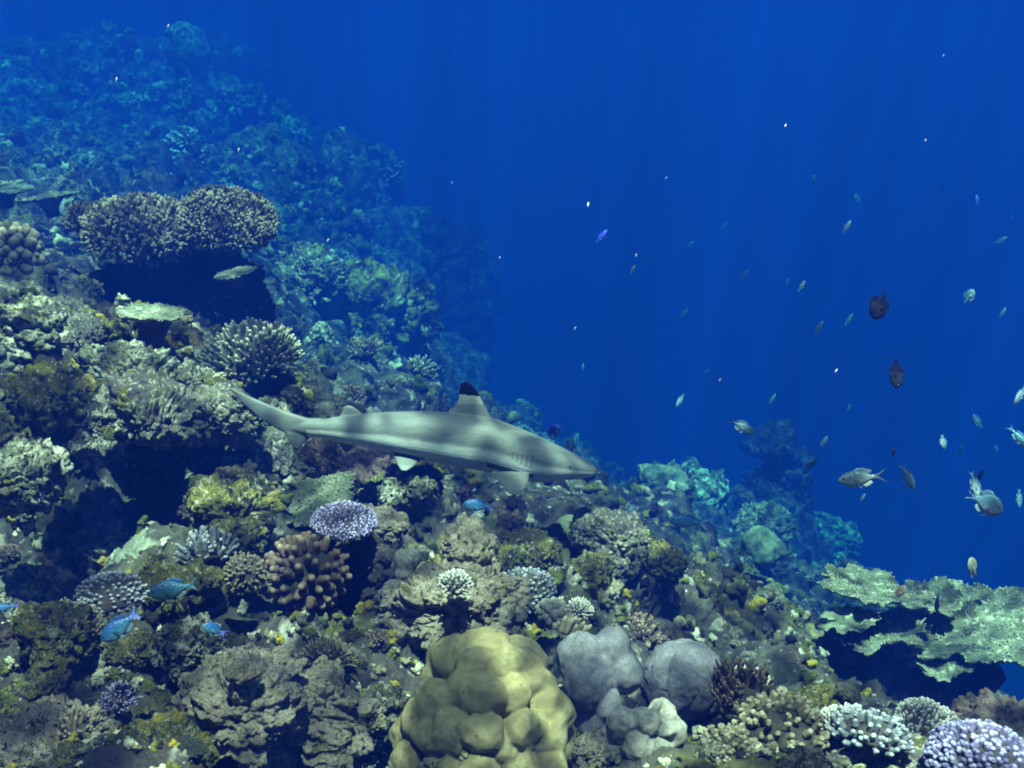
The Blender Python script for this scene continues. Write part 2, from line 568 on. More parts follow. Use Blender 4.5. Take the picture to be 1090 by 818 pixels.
def reef_displace(p, nrm):
    """Lumpy coral-rock relief, coarse to fine, along the slope's own normal."""
    w = np.stack([vnoise(p * 1.7, 31), vnoise(p * 1.7, 32), vnoise(p * 1.7, 33)], 1) * 0.16
    q = p + w
    far = np.clip((np.linalg.norm(p, axis=1) - 4) / 7, 0, 1)
    vf = np.clip((np.linalg.norm(p, axis=1) - 9) / 10, 0, 1)
    h = 0.08 * fbm(q * 1.1, 3, 3) + (0.17 + 0.20 * far) * lump(q * (1.9 - 0.9 * far[:, None]), 7)
    h += vf * (0.5 * lump(q * 0.45, 61) + 0.35 * lump(q * 1.1, 63) - 0.95 + 0.45 * fbm(q * 0.5, 2, 66))
    h += (0.06 + 0.10 * far) * lump(q * (5.2 - 2 * far[:, None]), 17) + 0.035 * lump(q * 12.0, 27) + 0.016 * lump(q * 27.0, 37)
    h += 0.012 * fbm(q * 38, 3, 41)
    side = np.stack([vnoise(q * 3.2, 51), vnoise(q * 3.2, 52), 0.3 * vnoise(q * 3.2, 53)], 1) * 0.07
    v = p + nrm * (h - 0.21 - 0.03 * far)[:, None] + side
    v[:, 2] = np.minimum(v[:, 2], 2.4 + 0.4 * np.tanh(v[:, 2] - 2.4))
    return v


def normals(x, y):
    e = 0.08
    nx = -(ground(x + e, y) - ground(x - e, y)) / (2 * e)
    ny = -(ground(x, y + e) - ground(x, y - e)) / (2 * e)
    return unit(np.stack([nx, ny, np.ones_like(nx)], -1)).reshape(-1, 3)


def on_reef(w):
    """Points of the smooth slope carried onto the lumpy surface."""
    w = np.array(w, float).reshape(-1, 3)
    w[:, 2] = ground(w[:, 0], w[:, 1])
    return reef_displace(w, normals(w[:, 0], w[:, 1]))


def build_reef():
    nv, nu = 800, 860
    r = np.exp(np.linspace(math.log(0.7), math.log(165), nv))
    a = np.linspace(math.radians(-56), math.radians(56), nu)
    R_, A_ = np.meshgrid(r, a, indexing='ij')
    x, y = R_ * np.sin(A_), R_ * np.cos(A_) - 0.25
    z = ground(x, y)
    nrm = normals(x, y)
    p = np.stack([x, y, z], -1).reshape(-1, 3)
    v = reef_displace(p, nrm)
    idx = np.arange(nv * nu).reshape(nv, nu)
    f = np.stack([idx[:-1, :-1], idx[:-1, 1:], idx[1:, 1:], idx[1:, :-1]], -1).reshape(-1, 4)
    return make_mesh('reef_slope', v, f[:, ::-1])


structure(link('reef_slope', build_reef(), MAT['reef']))


# ------------------------------------------------------------------ unseen water surface overhead, patterned to dapple the sun, and the water's own haze
def water_surface():
    m = bpy.data.materials.new('water_light_pattern')
    m.use_nodes = True
    N, L = m.node_tree.nodes, m.node_tree.links
    N.remove(N["Principled BSDF"])
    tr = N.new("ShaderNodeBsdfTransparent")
    tc = N.new("ShaderNodeTexCoord")
    nz = N.new("ShaderNodeTexNoise")
    nz.inputs["Scale"].default_value = 1.6
    nz.inputs["Detail"].default_value = 3
    L.new(tc.outputs["Object"], nz.inputs["Vector"])
    mx = N.new("ShaderNodeMix")
    mx.data_type = 'RGBA'
    mx.blend_type = 'LINEAR_LIGHT'
    mx.inputs[0].default_value = 0.28
    L.new(tc.outputs["Object"], mx.inputs[6])
    L.new(nz.outputs["Color"], mx.inputs[7])
    out = None  # caustic net: focused sunlight put into the transparent colour
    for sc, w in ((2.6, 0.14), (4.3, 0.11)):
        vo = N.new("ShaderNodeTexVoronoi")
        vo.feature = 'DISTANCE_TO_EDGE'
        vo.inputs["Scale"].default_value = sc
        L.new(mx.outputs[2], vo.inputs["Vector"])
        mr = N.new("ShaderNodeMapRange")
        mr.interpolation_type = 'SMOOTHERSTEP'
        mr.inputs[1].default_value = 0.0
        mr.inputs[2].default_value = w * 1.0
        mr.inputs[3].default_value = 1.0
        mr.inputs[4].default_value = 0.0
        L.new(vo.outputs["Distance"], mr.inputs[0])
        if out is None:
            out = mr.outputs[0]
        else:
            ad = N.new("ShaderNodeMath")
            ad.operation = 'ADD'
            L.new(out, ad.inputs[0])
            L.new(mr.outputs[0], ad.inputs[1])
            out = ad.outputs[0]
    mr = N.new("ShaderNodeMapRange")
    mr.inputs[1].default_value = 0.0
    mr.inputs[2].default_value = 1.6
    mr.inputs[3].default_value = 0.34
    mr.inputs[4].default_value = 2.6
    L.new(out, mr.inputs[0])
    sun_patches = N.new("ShaderNodeTexNoise")  # broad bright and dim sun patches, multiplied into the transparent colour
    sun_patches.inputs["Scale"].default_value = 0.75
    sun_patches.inputs["Detail"].default_value = 2
    L.new(tc.outputs["Object"], sun_patches.inputs["Vector"])
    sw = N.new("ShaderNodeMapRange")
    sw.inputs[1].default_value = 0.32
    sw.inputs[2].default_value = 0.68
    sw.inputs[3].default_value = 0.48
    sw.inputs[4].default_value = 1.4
    L.new(sun_patches.outputs[0], sw.inputs[0])
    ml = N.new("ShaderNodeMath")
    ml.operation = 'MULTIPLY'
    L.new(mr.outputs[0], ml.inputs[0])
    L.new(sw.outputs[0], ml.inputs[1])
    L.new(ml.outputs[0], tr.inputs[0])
    # beyond the critical angle the surface mirrors the water below it
    gl = N.new("ShaderNodeBsdfGlossy")
    gl.inputs["Roughness"].default_value = 0.15
    lw = N.new("ShaderNodeLayerWeight")
    lw.inputs["Blend"].default_value = 0.5
    cr = N.new("ShaderNodeMapRange")
    cr.inputs[1].default_value = 0.28
    cr.inputs[2].default_value = 0.42
    L.new(lw.outputs["Facing"], cr.inputs[0])
    ms = N.new("ShaderNodeMixShader")
    L.new(cr.outputs[0], ms.inputs[0])
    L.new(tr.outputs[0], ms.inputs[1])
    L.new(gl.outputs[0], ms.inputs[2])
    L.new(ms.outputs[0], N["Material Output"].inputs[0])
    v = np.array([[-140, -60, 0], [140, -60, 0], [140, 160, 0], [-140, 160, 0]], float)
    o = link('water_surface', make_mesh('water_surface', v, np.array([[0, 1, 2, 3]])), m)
    o.location = (-0.2, 1.9, 3.6)  # sideways offset sets where the light pattern falls on the reef
    structure(o)


water_surface()


def haze():
    v = np.array([[x, y, z] for x in (-100, 100) for y in (-8, 185) for z in (-25, 3.2)], float)
    f = np.array([[0, 1, 3, 2], [4, 6, 7, 5], [0, 4, 5, 1], [2, 3, 7, 6], [0, 2, 6, 4], [1, 5, 7, 3]])
    m = bpy.data.materials.new('sea_water_haze')
    m.use_nodes = True
    N, L = m.node_tree.nodes, m.node_tree.links
    N.remove(N["Principled BSDF"])
    pv = N.new("ShaderNodeVolumePrincipled")
    pv.inputs["Color"].default_value = rgba(HAZE_COLOR)
    pv.inputs["Absorption Color"].default_value = rgba(HAZE_ABSORB)
    pv.inputs["Density"].default_value = HAZE_DENSITY
    pv.inputs["Anisotropy"].default_value = 0.0
    L.new(pv.outputs[0], N["Material Output"].inputs["Volume"])
    o = link('haze', make_mesh('haze', v, f, smooth=False), m)
    o['kind'] = 'stuff'
    o['label'] = 'blue sea water fading everything far away'


haze()


# ------------------------------------------------------------------ prototypes: rocks and corals (unit size, standing on z = 0 unless told otherwise)
def rock_mesh(name, seed, size=(1, 1, 0.8), lev=6, nl=7, amp=(0.26, 0.12, 0.05), spread=0.55):
    rg = np.random.default_rng(seed)
    d, f = ico(lev)
    lobes = [((0, 0, 0), 0.62)]
    for i in range(nl):
        c = unit(rg.normal(0, 1, 3)) * rg.uniform(0.25, spread)
        lobes.append((c, rg.uniform(0.3, 0.5)))
    r = star(d, lobes, 20)
    v = d * r[:, None]
    sv = v * np.array(size)
    nn = unit(v / np.array(size))
    v = sv
    q = v + np.stack([vnoise(v * 2, seed), vnoise(v * 2, seed + 1), vnoise(v * 2, seed + 2)], 1) * 0.15
    h = amp[0] * lump(q * 2.3, seed) + amp[1] * lump(q * 5.5, seed + 4) + amp[2] * lump(q * 12, seed + 8) + 0.05 * fbm(q * 9, 3, seed + 9)
    if lev >= 7:
        h += 0.02 * lump(q * 26, seed + 11)
    return make_mesh(name, sv + nn * (h - 0.1)[:, None], f)


def base_mesh(name, R, H, seed, lev=5, under=0.7):
    """Dome the branches of a colony stand on, with a foot below it."""
    d, f = ico(lev)
    v = d * np.array([R, R, H]) * 0.9
    low = d[:, 2] < 0
    v[low] *= np.array([under, under, 1.0])
    v *= (1 + 0.10 * fbm(d * 3 + seed, 3, seed))[:, None]
    return make_mesh(name, v, f)


def dome_branches(name, R, H, n, L, r, seed, zmin=-0.1, upmix=0.5, jitter=0.06, seg=7, curve=0.1, knob=0.12, sub=0):
    rg = np.random.default_rng(seed)
    nrm = fib(n, zmin, 1.0, jitter, seed)
    nrm = nrm[rg.random(n) > 0.09]
    n = len(nrm)
    base = nrm * np.array([R, R, H]) * 0.93
    dirs = unit(nrm / np.array([R, R, H]) * min(R, H) + np.array([0, 0, upmix]) + rg.normal(0, 0.13, (n, 3)))
    LL = L * rg.uniform(0.8, 1.25, n) * (1 + 0.28 * vnoise(nrm * 2.1 + seed, seed))
    parts = [fingers(base, dirs, LL, np.full(n, r) * rg.uniform(0.85, 1.2, n), np.full(n, r * 0.72), seg, knob, seed, curve)]
    for k in range(sub):
        t = rg.uniform(0.35, 0.75, n)
        sb = base + dirs * (LL * t)[:, None]
        sd = unit(dirs + rg.normal(0, 0.55, (n, 3)))
        parts.append(fingers(sb, sd, LL * 0.5, np.full(n, r * 0.7), np.full(n, r * 0.5), 6, knob, seed + k + 1, curve))
    v, f, t = join_parts(parts)
    t = t * np.repeat(rg.uniform(0.72, 1.08, len(v) // (7 * seg) + 1), 7 * seg)[:len(v)] if not sub else t
    return make_mesh(name, v, f, {'tip': t})


def knob_mesh(name, R, H, n, kr, seed, zmin=-0.35, lev=3, stretch=1.35):
    rg = np.random.default_rng(seed)
    nrm = fib(n, zmin, 1, 0.09, seed)
    pos = nrm * np.array([R, R, H])
    size = kr * rg.uniform(0.7, 1.3, n)
    tv, tf = ico(lev)
    a, b, d = frames(nrm)
    loc = tv[None] * size[:, None, None]
    v = loc[..., 0:1] * a[:, None] + loc[..., 1:2] * b[:, None] + stretch * loc[..., 2:3] * d[:, None] + pos[:, None]
    v = v.reshape(-1, 3)
    dn = np.repeat(nrm, len(tv), 0)
    v = v + dn * (0.28 * kr * lump(v / kr * 1.3, seed))[:, None]
    f = (tf[None] + (np.arange(n) * len(tv))[:, None, None]).reshape(-1, 3)
    return make_mesh(name, v, f, {'tip': np.tile(tv[:, 2] * 0.5 + 0.5, n)})


def plate_mesh(name, R, seed, cup=0.12, thick=0.05, nubs=500, nub=0.035, frill=0.22, arc=1.0, wob=0.06):
    """Flat table-coral plate with an uneven rim and short branchlets on top; unit radius times R."""
    rg = np.random.default_rng(seed)
    na, nr = 220, 56
    a = np.linspace(0, 2 * np.pi, na, endpoint=False)
    c = np.stack([np.cos(a), np.sin(a), np.full(na, seed * 1.7)], 1)
    rim = 1 + frill * fbm(c * 1.5, 3, seed) + 0.10 * fbm(c * 7, 3, seed + 1)
    t = np.linspace(0.02, 1, nr)

    def surf(tt, aa_i, top):
        rr = R * rim[aa_i] * tt
        x, y = rr * np.cos(a[aa_i]), rr * np.sin(a[aa_i])
        p = np.stack([x / R, y / R, np.zeros_like(x)], 1)
        z = R * (cup * tt ** 2 + wob * fbm(p * 2.4 + seed, 3, seed + 5))
        if top:
            z = z + R * (0.03 * lump(p * 9, seed + 2) + 0.012 * lump(p * 24, seed + 3))
        else:
            z = z - thick * R * (1.6 - 1.2 * tt) - R * 0.02 * lump(p * 7, seed + 6)
        return np.stack([x, y, z], 1)
    T, A = np.meshgrid(t, np.arange(na), indexing='ij')
    top = surf(T.ravel(), A.ravel(), True)
    bot = surf(T.ravel(), A.ravel(), False)
    idx = np.arange(nr * na).reshape(nr, na)
    n2 = np.roll(idx, -1, 1)
    f1 = np.stack([idx[:-1], n2[:-1], n2[1:], idx[1:]], -1).reshape(-1, 4)
    f2 = f1[:, ::-1] + nr * na
    rimf = np.stack([idx[-1], n2[-1], n2[-1] + nr * na, idx[-1] + nr * na], -1)[:, ::-1]
    v = np.concatenate([top, bot])
    parts = [(v, np.concatenate([f1[:, ::-1], f2[:, ::-1], rimf]), np.zeros(len(v)))]
    if nubs:
        ai = rg.integers(0, na, nubs)
        tt = np.sqrt(rg.uniform(0.01, 1, nubs))
        b = surf(tt, ai, True)
        out = np.stack([np.cos(a[ai]), np.sin(a[ai]), np.zeros(nubs)], 1)
        dr = unit(np.array([0, 0, 1.0]) + out * (0.1 + 0.9 * tt[:, None] ** 4) + rg.normal(0, 0.2, (nubs, 3)))
        parts.append(fingers(b - dr * 0.01 * R, dr, R * nub * rg.uniform(0.8, 2.0, nubs), np.full(nubs, R * nub * 0.42), np.full(nubs, R * nub * 0.27), 6, 0.1, seed))
        ne = nubs // 2
        ai = rg.integers(0, na, ne)
        b = surf(np.full(ne, 0.98), ai, True)
        b[:, 2] -= thick * R * 0.4
        out = np.stack([np.cos(a[ai]), np.sin(a[ai]), np.full(ne, 0.35)], 1)
        dr = unit(out + rg.normal(0, 0.2, (ne, 3)))
        parts.append(fingers(b, dr, R * nub * rg.uniform(1.0, 2.4, ne), np.full(ne, R * nub * 0.5), np.full(ne, R * nub * 0.3), 6, 0.1, seed + 1))
    v, f, tp = join_parts(parts)
    return make_mesh(name, v, f, {'tip': tp})


def stem_mesh(name, r0, r1, h, seed):
    """Rough flaring stalk from z = -h up to z = 0."""
    na, nz = 40, 24
    a = np.linspace(0, 2 * np.pi, na, endpoint=False)
    t = np.linspace(0, 1, nz)
    T, A = np.meshgrid(t, a, indexing='ij')
    rr = r0 + (r1 - r0) * T ** 2.2
    v = np.stack([rr * np.cos(A), rr * np.sin(A), -h + h * T], -1).reshape(-1, 3)
    n = unit(v * (1, 1, 0))
    v = v + n * (0.22 * r0 * fbm(v / r0 * 1.2, 3, seed))[:, None]
    idx = np.arange(nz * na).reshape(nz, na)
    n2 = np.roll(idx, -1, 1)
    f = np.stack([idx[:-1], n2[:-1], n2[1:], idx[1:]], -1).reshape(-1, 4)
    return make_mesh(name, v, f)


def lobed_mesh(name, lobes, seed, size=(1, 1, 1), lev=7, k=24, dents=0.03, df=3.5, warp=0.16):
    d, f = ico(lev)
    wd = unit(d + warp * np.stack([fbm(d * 2.6, 2, seed + 40), fbm(d * 2.6, 2, seed + 41), fbm(d * 2.6, 2, seed + 42)], 1))
    r = star(wd, lobes, k)
    v = d * r[:, None]
    v = v + d * (dents * fbm(v * df, 2, seed) + 0.005 * fbm(v * 16, 2, seed + 1))[:, None]
    return make_mesh(name, v * np.array(size), f)


# ------------------------------------------------------------------ one-of-a-kind corals and rocks of the photograph
def px_size(px, d):
    return px * K * d


def put(o, px, py, d, rot=(0, 0, 0), s=1.0):
    g = D(d) / d
    s = s * g if isinstance(s, (int, float)) else tuple(x * g for x in s)
    pose(o, P(px, py, d), rot, s)
    return o


# big yellow lobed coral, bottom centre
YL = [((0, 0, -0.12), 0.66)]
for q in [(-0.52, -0.28, 0.50, 0.27), (-0.30, -0.30, 0.66, 0.25), (-0.08, -0.42, 0.66, 0.27), (-0.12, -0.05, 0.80, 0.25), (0.20, -0.1, 0.80, 0.24), (0.42, 0.05, 0.70, 0.25), (0.05, 0.3, 0.72, 0.36),
          (0.28, -0.42, 0.58, 0.22), (0.56, -0.12, 0.55, 0.27), (0.72, -0.28, 0.28, 0.27), (0.62, -0.5, 0.10, 0.24), (-0.72, -0.2, 0.28, 0.28), (-0.62, -0.5, 0.22, 0.24), (-0.38, -0.62, 0.30, 0.27),
          (-0.08, -0.78, 0.36, 0.24), (0.12, -0.72, 0.12, 0.24), (0.40, -0.64, 0.28, 0.24), (0.32, -0.8, -0.12, 0.26), (-0.20, -0.86, -0.08, 0.25), (-0.48, -0.70, -0.10, 0.25), (0.62, -0.62, -0.22, 0.26),
          (-0.70, -0.55, -0.32, 0.28), (0.80, -0.1, -0.10, 0.30), (-0.84, 0.0, -0.05, 0.30), (-0.35, 0.4, 0.6, 0.38), (0.45, 0.45, 0.5, 0.38), (0, 0.8, 0, 0.5), (0.0, -0.92, -0.42, 0.28), (0.46, -0.8, -0.48, 0.27),
          (-0.36, -0.82, -0.46, 0.28)]:
    YL.append((q[:3], q[3]))
t = link('lobed_coral', lobed_mesh('yellow_lobes', YL, 5, lev=7, k=32, dents=0.045, df=4.0, warp=0.10), MAT['yellow'])
put(t, 517, 774, 2.13, (0, 0, 0.1), (0.164, 0.15, 0.168))
tag(t, 'big mustard yellow lobed coral boulder at the bottom centre of the reef', 'coral')
k_ = link('side_lobe', lobed_mesh('yellow_side', [((0, 0, 0), 0.6), ((-0.15, 0, 0.35), 0.5), ((0.3, -0.2, 0.0), 0.5), ((0.1, -0.1, -0.5), 0.6), ((-0.3, -0.3, -0.4), 0.42)], 8, lev=6), MAT['yellow'], t)
k_.location = (-0.86, -0.42, -0.42)
k_.scale = (0.42, 0.42, 0.62)
LANDMARKS.append(('the big yellow coral', 520, 745))

# lilac-grey lobed coral behind it on the right
t = link('lobed_coral', lobed_mesh('lilac_lobes', [((0, 0, 0), 0.6), ((-0.35, 0, 0.35), 0.5), ((0.35, 0.1, 0.4), 0.45), ((0.55, -0.2, 0.1), 0.4), ((-0.3, -0.4, 0.0), 0.45),
                                                    ((0.1, -0.55, -0.35), 0.32), ((0.3, -0.5, -0.65), 0.28), ((-0.1, -0.3, -0.7), 0.5), ((0, 0.5, 0), 0.5)], 15, lev=6, dents=0.05, warp=0.05), MAT['lilac'])
put(t, 634, 718, 2.42, (0.1, 0, 0.2), (0.105, 0.10, 0.125))
tag(t, 'pale lilac lobed coral tucked against the right side of the big yellow coral', 'coral')
LANDMARKS.append(('the pale lilac coral', 634, 715))

# grooved lilac dome
d_, f_ = ico(7)
ang_ = np.arctan2(d_[:, 1], d_[:, 0])
gv = d_ * (1 - 0.075 * np.exp(-(np.sin(ang_ * 4.5 + 0.9 * fbm(d_ * 2, 2, 4)) / 0.33) ** 2) * (1 - np.abs(d_[:, 2])) ** 0.5 + 0.05 * fbm(d_ * 2.5, 3, 77))[:, None]
gv[:, 2] = np.where(d_[:, 2] < 0, gv[:, 2] * 0.9, gv[:, 2] * 0.82)
t = link('dome_coral', make_mesh('grooved_dome', gv, f_), MAT['lilac'])
put(t, 728, 722, 2.58, (0, 0.08, 0.5), (0.102, 0.10, 0.105))
tag(t, 'smooth lilac grey dome coral with dark grooves running down its side', 'coral')
LANDMARKS.append(('the grooved lilac dome', 728, 715))

# cream knobbed coral
t = link('knobbed_coral', lobed_mesh('cream_lobes', [((0, 0, 0), 0.5), ((-0.45, -0.2, 0.25), 0.42), ((0.0, -0.35, 0.4), 0.36), ((0.6, -0.2, 0.1), 0.42), ((0.5, 0.2, 0.3), 0.35), ((-0.1, -0.5, -0.2), 0.4),
                                                      ((-0.55, 0, -0.3), 0.4), ((0.3, -0.4, -0.35), 0.38)], 25, lev=6, k=34), MAT['white_knob'])
put(t, 684, 775, 2.15, (0, 0, 0), (0.082, 0.08, 0.075))
tag(t, 'cream white knobbed coral sitting low beside the big yellow coral', 'coral')
LANDMARKS.append(('the cream knobbed coral', 684, 775))

t = link('encrusted_rock', rock_mesh('speckled_rock', 91, (1, 1, 0.9), 6), MAT['stone'])
put(t, 628, 805, 2.0, (0, 0, 0.4), 0.042)
tag(t, 'fist sized speckled brown rock at the right foot of the big yellow coral', 'rock')

# pillar rock with the violet table on top
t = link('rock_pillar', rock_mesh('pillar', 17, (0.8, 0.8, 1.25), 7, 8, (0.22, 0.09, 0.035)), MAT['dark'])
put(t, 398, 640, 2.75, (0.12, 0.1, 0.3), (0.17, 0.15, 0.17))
tag(t, 'dark brown rock pillar rising in the middle and carrying the violet coral', 'rock')
LANDMARKS.append(('the dark rock pillar', 400, 650))
t = link('dome_coral', lobed_mesh('bulb', [((0, 0, 0), 0.7), ((0.1, 0, 0.2), 0.7), ((-0.4, 0, -0.3), 0.4)], 31, lev=5), MAT['brown'])
put(t, 366, 700, 2.5, (0, 0, 0), (0.055, 0.06, 0.07))
tag(t, 'smooth brownish pink bulb at the foot of the dark rock pillar', 'coral')
t = link('encrusted_rock', rock_mesh('cap', 19, (1.2, 1, 0.6), 6, 7, (0.2, 0.08, 0.04)), MAT['stone'])
put(t, 400, 556, 2.85, (0, 0.1, 0), (0.10, 0.09, 0.075))
tag(t, 'pinkish grey rock capping the dark pillar behind the violet coral', 'rock')

def colony(name, base, branches, bmat, fmat, px, py, d, rot, s):
    o = link(name, base, bmat)
    link('branches', branches, fmat, o)
    put(o, px, py, d, rot, s)
    return o


t = colony('table_coral', base_mesh('violet_base', 1, 0.2, 41), dome_branches('violet_branches', 1, 0.22, 620, 0.15, 0.036, 42, zmin=-0.2, upmix=0.9), MAT['foot'], MAT['violet_fingers'],
           366, 558, 2.6, (0.16, 0.05, 0.2), 0.08)
tag(t, 'flat pale violet table coral capping the dark rock pillar', 'coral')
LANDMARKS.append(('the violet table coral', 366, 557))

t = colony('finger_coral', base_mesh('finger_base', 0.88, 0.82, 51), dome_branches('thick_branches', 0.88, 0.82, 100, 0.24, 0.105, 52, zmin=-0.5, upmix=0.12, knob=0.06, curve=0.05, seg=12), MAT['foot'], MAT['brown_fingers'], 326, 612, 2.55, (0.3, -0.1, 0.4), 0.098)
tag(t, 'tan brown coral of thick blunt fingers on the left side of the dark pillar', 'coral')
LANDMARKS.append(('the thick fingered brown coral', 322, 610))
t = colony('knobby_coral', base_mesh('knob_base', 0.9, 0.9, 53), dome_branches('knob_branches', 0.85, 0.85, 150, 0.2, 0.072, 54, zmin=-0.5, upmix=0.1, knob=0.05, seg=9), MAT['foot'], MAT['tan_fingers'],
           262, 612, 2.5, (0.2, -0.1, 0), 0.052)
tag(t, 'round tan knobby coral just left of the thick fingered brown coral', 'coral')
LANDMARKS.append(('the round tan knobby coral', 262, 612))

# centre rock with pale nodule and white branches
t = link('encrusted_rock', rock_mesh('centre', 23, (1.25, 1, 0.8), 7, 9), MAT['beige'])
put(t, 480, 640, 2.6, (0, 0.05, 0.7), (0.165, 0.14, 0.135))
tag(t, 'broad pale tan rock between the dark pillar and the big yellow coral', 'rock')
LANDMARKS.append(('the broad centre rock', 482, 630))
t = link('encrusted_rock', rock_mesh('peak', 24, (1, 1, 1), 6, 8), MAT['beige'])
put(t, 500, 588, 2.68, (0, 0, 0), 0.085)
tag(t, 'rough tan knob of rock standing on the broad centre rock', 'rock')
t = link('knobbed_coral', lobed_mesh('nodule', [((0, 0, 0), 0.6), ((-0.1, -0.3, -0.5), 0.5), ((0.3, 0, 0.3), 0.5), ((-0.3, 0, 0.3), 0.4)], 33, lev=5), MAT['white_knob'])
put(t, 432, 600, 2.56, (0, 0, 0), (0.042, 0.042, 0.048))
tag(t, 'pale green white nodule on the left shoulder of the broad centre rock', 'coral')
t = link('encrusted_rock', rock_mesh('shelf', 26, (0.7, 0.8, 1.2), 6, 8), MAT['beige'])
put(t, 430, 668, 2.55, (0.1, 0.2, 0.2), (0.075, 0.08, 0.10))
tag(t, 'pale crumbly rock shelf below the white nodule beside the dark pillar', 'rock')
WB = dome_branches('white_branches', 0.75, 0.55, 75, 0.3, 0.075, 62, zmin=-0.1, upmix=0.3, seg=8)
WBB = base_mesh('white_base', 0.75, 0.5, 61)
t = colony('branching_coral', WBB, WB, MAT['foot'], MAT['white_fingers'], 484, 624, 2.42, (0.35, 0.25, 0), 0.042)
tag(t, 'small white stubby coral on the front of the broad centre rock', 'coral')
t = colony('branching_coral', WBB, WB, MAT['foot'], MAT['white_fingers'], 617, 650, 2.7, (0.3, 0, 1), 0.036)
tag(t, 'small white starry coral beside the pale lilac coral and blue grey coral', 'coral')
t = colony('knobby_coral', base_mesh('blue_base', 1, 0.7, 63), dome_branches('blue_branches', 0.95, 0.65, 200, 0.18, 0.066, 64, zmin=-0.3, upmix=0.25, seg=9, knob=0.06), MAT['foot'], MAT['blue_fingers'],
           560, 630, 2.85, (0.3, 0, 0), (0.078, 0.07, 0.07))
tag(t, 'blue grey knobby coral right of the broad centre rock', 'coral')
LANDMARKS.append(('the blue grey knobby coral', 560, 628))
KN = knob_mesh('pale_knobs', 0.7, 0.5, 28, 0.26, 65, zmin=-0.1)
t = link('knobbed_coral', KN, MAT['white_knob'])
put(t, 586, 652, 2.7, (0.2, 0, 0), 0.04)
tag(t, 'cluster of smooth pale knobs between the blue grey and white starry corals', 'coral')

# foreground rock, lower left of centre
t = link('encrusted_rock', rock_mesh('foreground', 37, (1.0, 0.9, 1.0), 7, 10, (0.28, 0.12, 0.05)), MAT['beige'])
put(t, 262, 756, 1.95, (0.1, 0.15, 0.4), (0.135, 0.13, 0.135))
tag(t, 'large pitted tan rock in the lower left foreground with a dark hollow', 'rock')
LANDMARKS.append(('the pitted foreground rock', 262, 745))
t = link('encrusted_rock', rock_mesh('shoulder', 38, (1.1, 0.9, 1.0), 7, 9), MAT['beige'])
put(t, 325, 765, 2.04, (0, 0.5, 0.1), (0.13, 0.11, 0.115))
tag(t, 'rubbly tan rock sloping down right of the pitted foreground rock', 'rock')
t = link('encrusted_rock', lobed_mesh('nose', [((0, 0, 0), 0.7), ((0.4, 0, 0.1), 0.5), ((-0.3, -0.2, 0.1), 0.5)], 39, lev=5, dents=0.08), MAT['stone'])
put(t, 258, 716, 1.84, (0, 0, 0), (0.036, 0.036, 0.03))
tag(t, 'smooth grey lump on top of the pitted foreground rock', 'rock')
t = link('knobby_coral', knob_mesh('string_knobs', 0.8, 0.7, 60, 0.2, 66), MAT['pale'])
put(t, 405, 762, 2.2, (0.2, 0.2, 0), (0.055, 0.05, 0.075))
tag(t, 'grey knobby coral hugging the left foot of the big yellow coral', 'coral')
t = colony('branching_coral', WBB, WB, MAT['foot'], MAT['tan_fingers'], 392, 770, 2.1, (0.2, 0.1, 0.3), 0.034)
tag(t, 'cream stubby coral in front of the grey knobby coral by the yellow coral', 'coral')
t = colony('branching_coral', base_mesh('blue_tip_base', 0.6, 0.5, 67), dome_branches('blue_tip_branches', 0.6, 0.5, 70, 0.45, 0.06, 68, zmin=0, upmix=0.3, sub=1), MAT['foot'], MAT['violet_fingers'],
           128, 748, 1.98, (0.3, 0, 0), 0.036)
tag(t, 'small bluish violet branching coral low in the olive rubble, bottom left', 'coral')
LANDMARKS.append(('the small violet branching coral', 128, 748))
t = colony('knobby_coral', base_mesh('grey_knob_base', 1, 0.7, 70), dome_branches('grey_knob_branches', 0.95, 0.65, 160, 0.17, 0.07, 71, zmin=-0.3, upmix=0.2, knob=0.06, seg=9), MAT['foot'], MAT['blue_fingers'],
           118, 634, 2.3, (0.3, 0, 0), (0.072, 0.06, 0.05))
tag(t, 'pale grey knobby coral above the two blue fish at lower left', 'coral')
LANDMARKS.append(('the pale grey knobby coral', 118, 632))

# staghorn dome above the shark's tail
t = colony('staghorn_coral', base_mesh('staghorn_base', 1, 0.72, 81), dome_branches('staghorn_branches', 1, 0.72, 330, 0.2, 0.043, 82, zmin=-0.22, upmix=0.32, jitter=0.05, seg=8), MAT['foot'], MAT['green_fingers'],
           268, 385, 3.95, (0.2, -0.22, 0.4), (0.168, 0.15, 0.16))
tag(t, "dome of pale tipped staghorn branches just above the shark's tail", 'coral')
LANDMARKS.append(('the staghorn dome', 268, 372))
t = link('encrusted_rock', rock_mesh('stag_foot', 83, (1.1, 1, 0.9), 7, 8), MAT['brown'])
put(t, 276, 432, 4.2, (0, 0, 0.2), (0.19, 0.2, 0.14))
tag(t, "dark rock under the staghorn dome behind the shark's tail", 'rock')

# the big twin-headed coral on its dark trunk, upper left
t = link('rock_pillar', rock_mesh('trunk', 85, (1.15, 0.95, 1.0), 7, 9, (0.2, 0.1, 0.04)), MAT['dark'])  # near-black colour stands in for shade under the coral heads
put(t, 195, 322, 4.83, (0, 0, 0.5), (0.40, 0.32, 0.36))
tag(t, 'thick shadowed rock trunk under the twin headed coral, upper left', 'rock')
LANDMARKS.append(('the shadowed rock trunk', 195, 310))
TB = base_mesh('head_base', 1, 0.42, 86, under=0.62)
t = colony('bushy_coral', TB, dome_branches('bushy_branches', 1, 0.42, 760, 0.14, 0.036, 87, zmin=-0.5, upmix=0.3, jitter=0.1, sub=1), MAT['foot'], MAT['tan_fingers'],
           150, 246, 4.72, (0.28, 0.12, 0.1), (0.235, 0.24, 0.25))
tag(t, 'left head of the big twin headed bushy coral, upper left', 'coral')
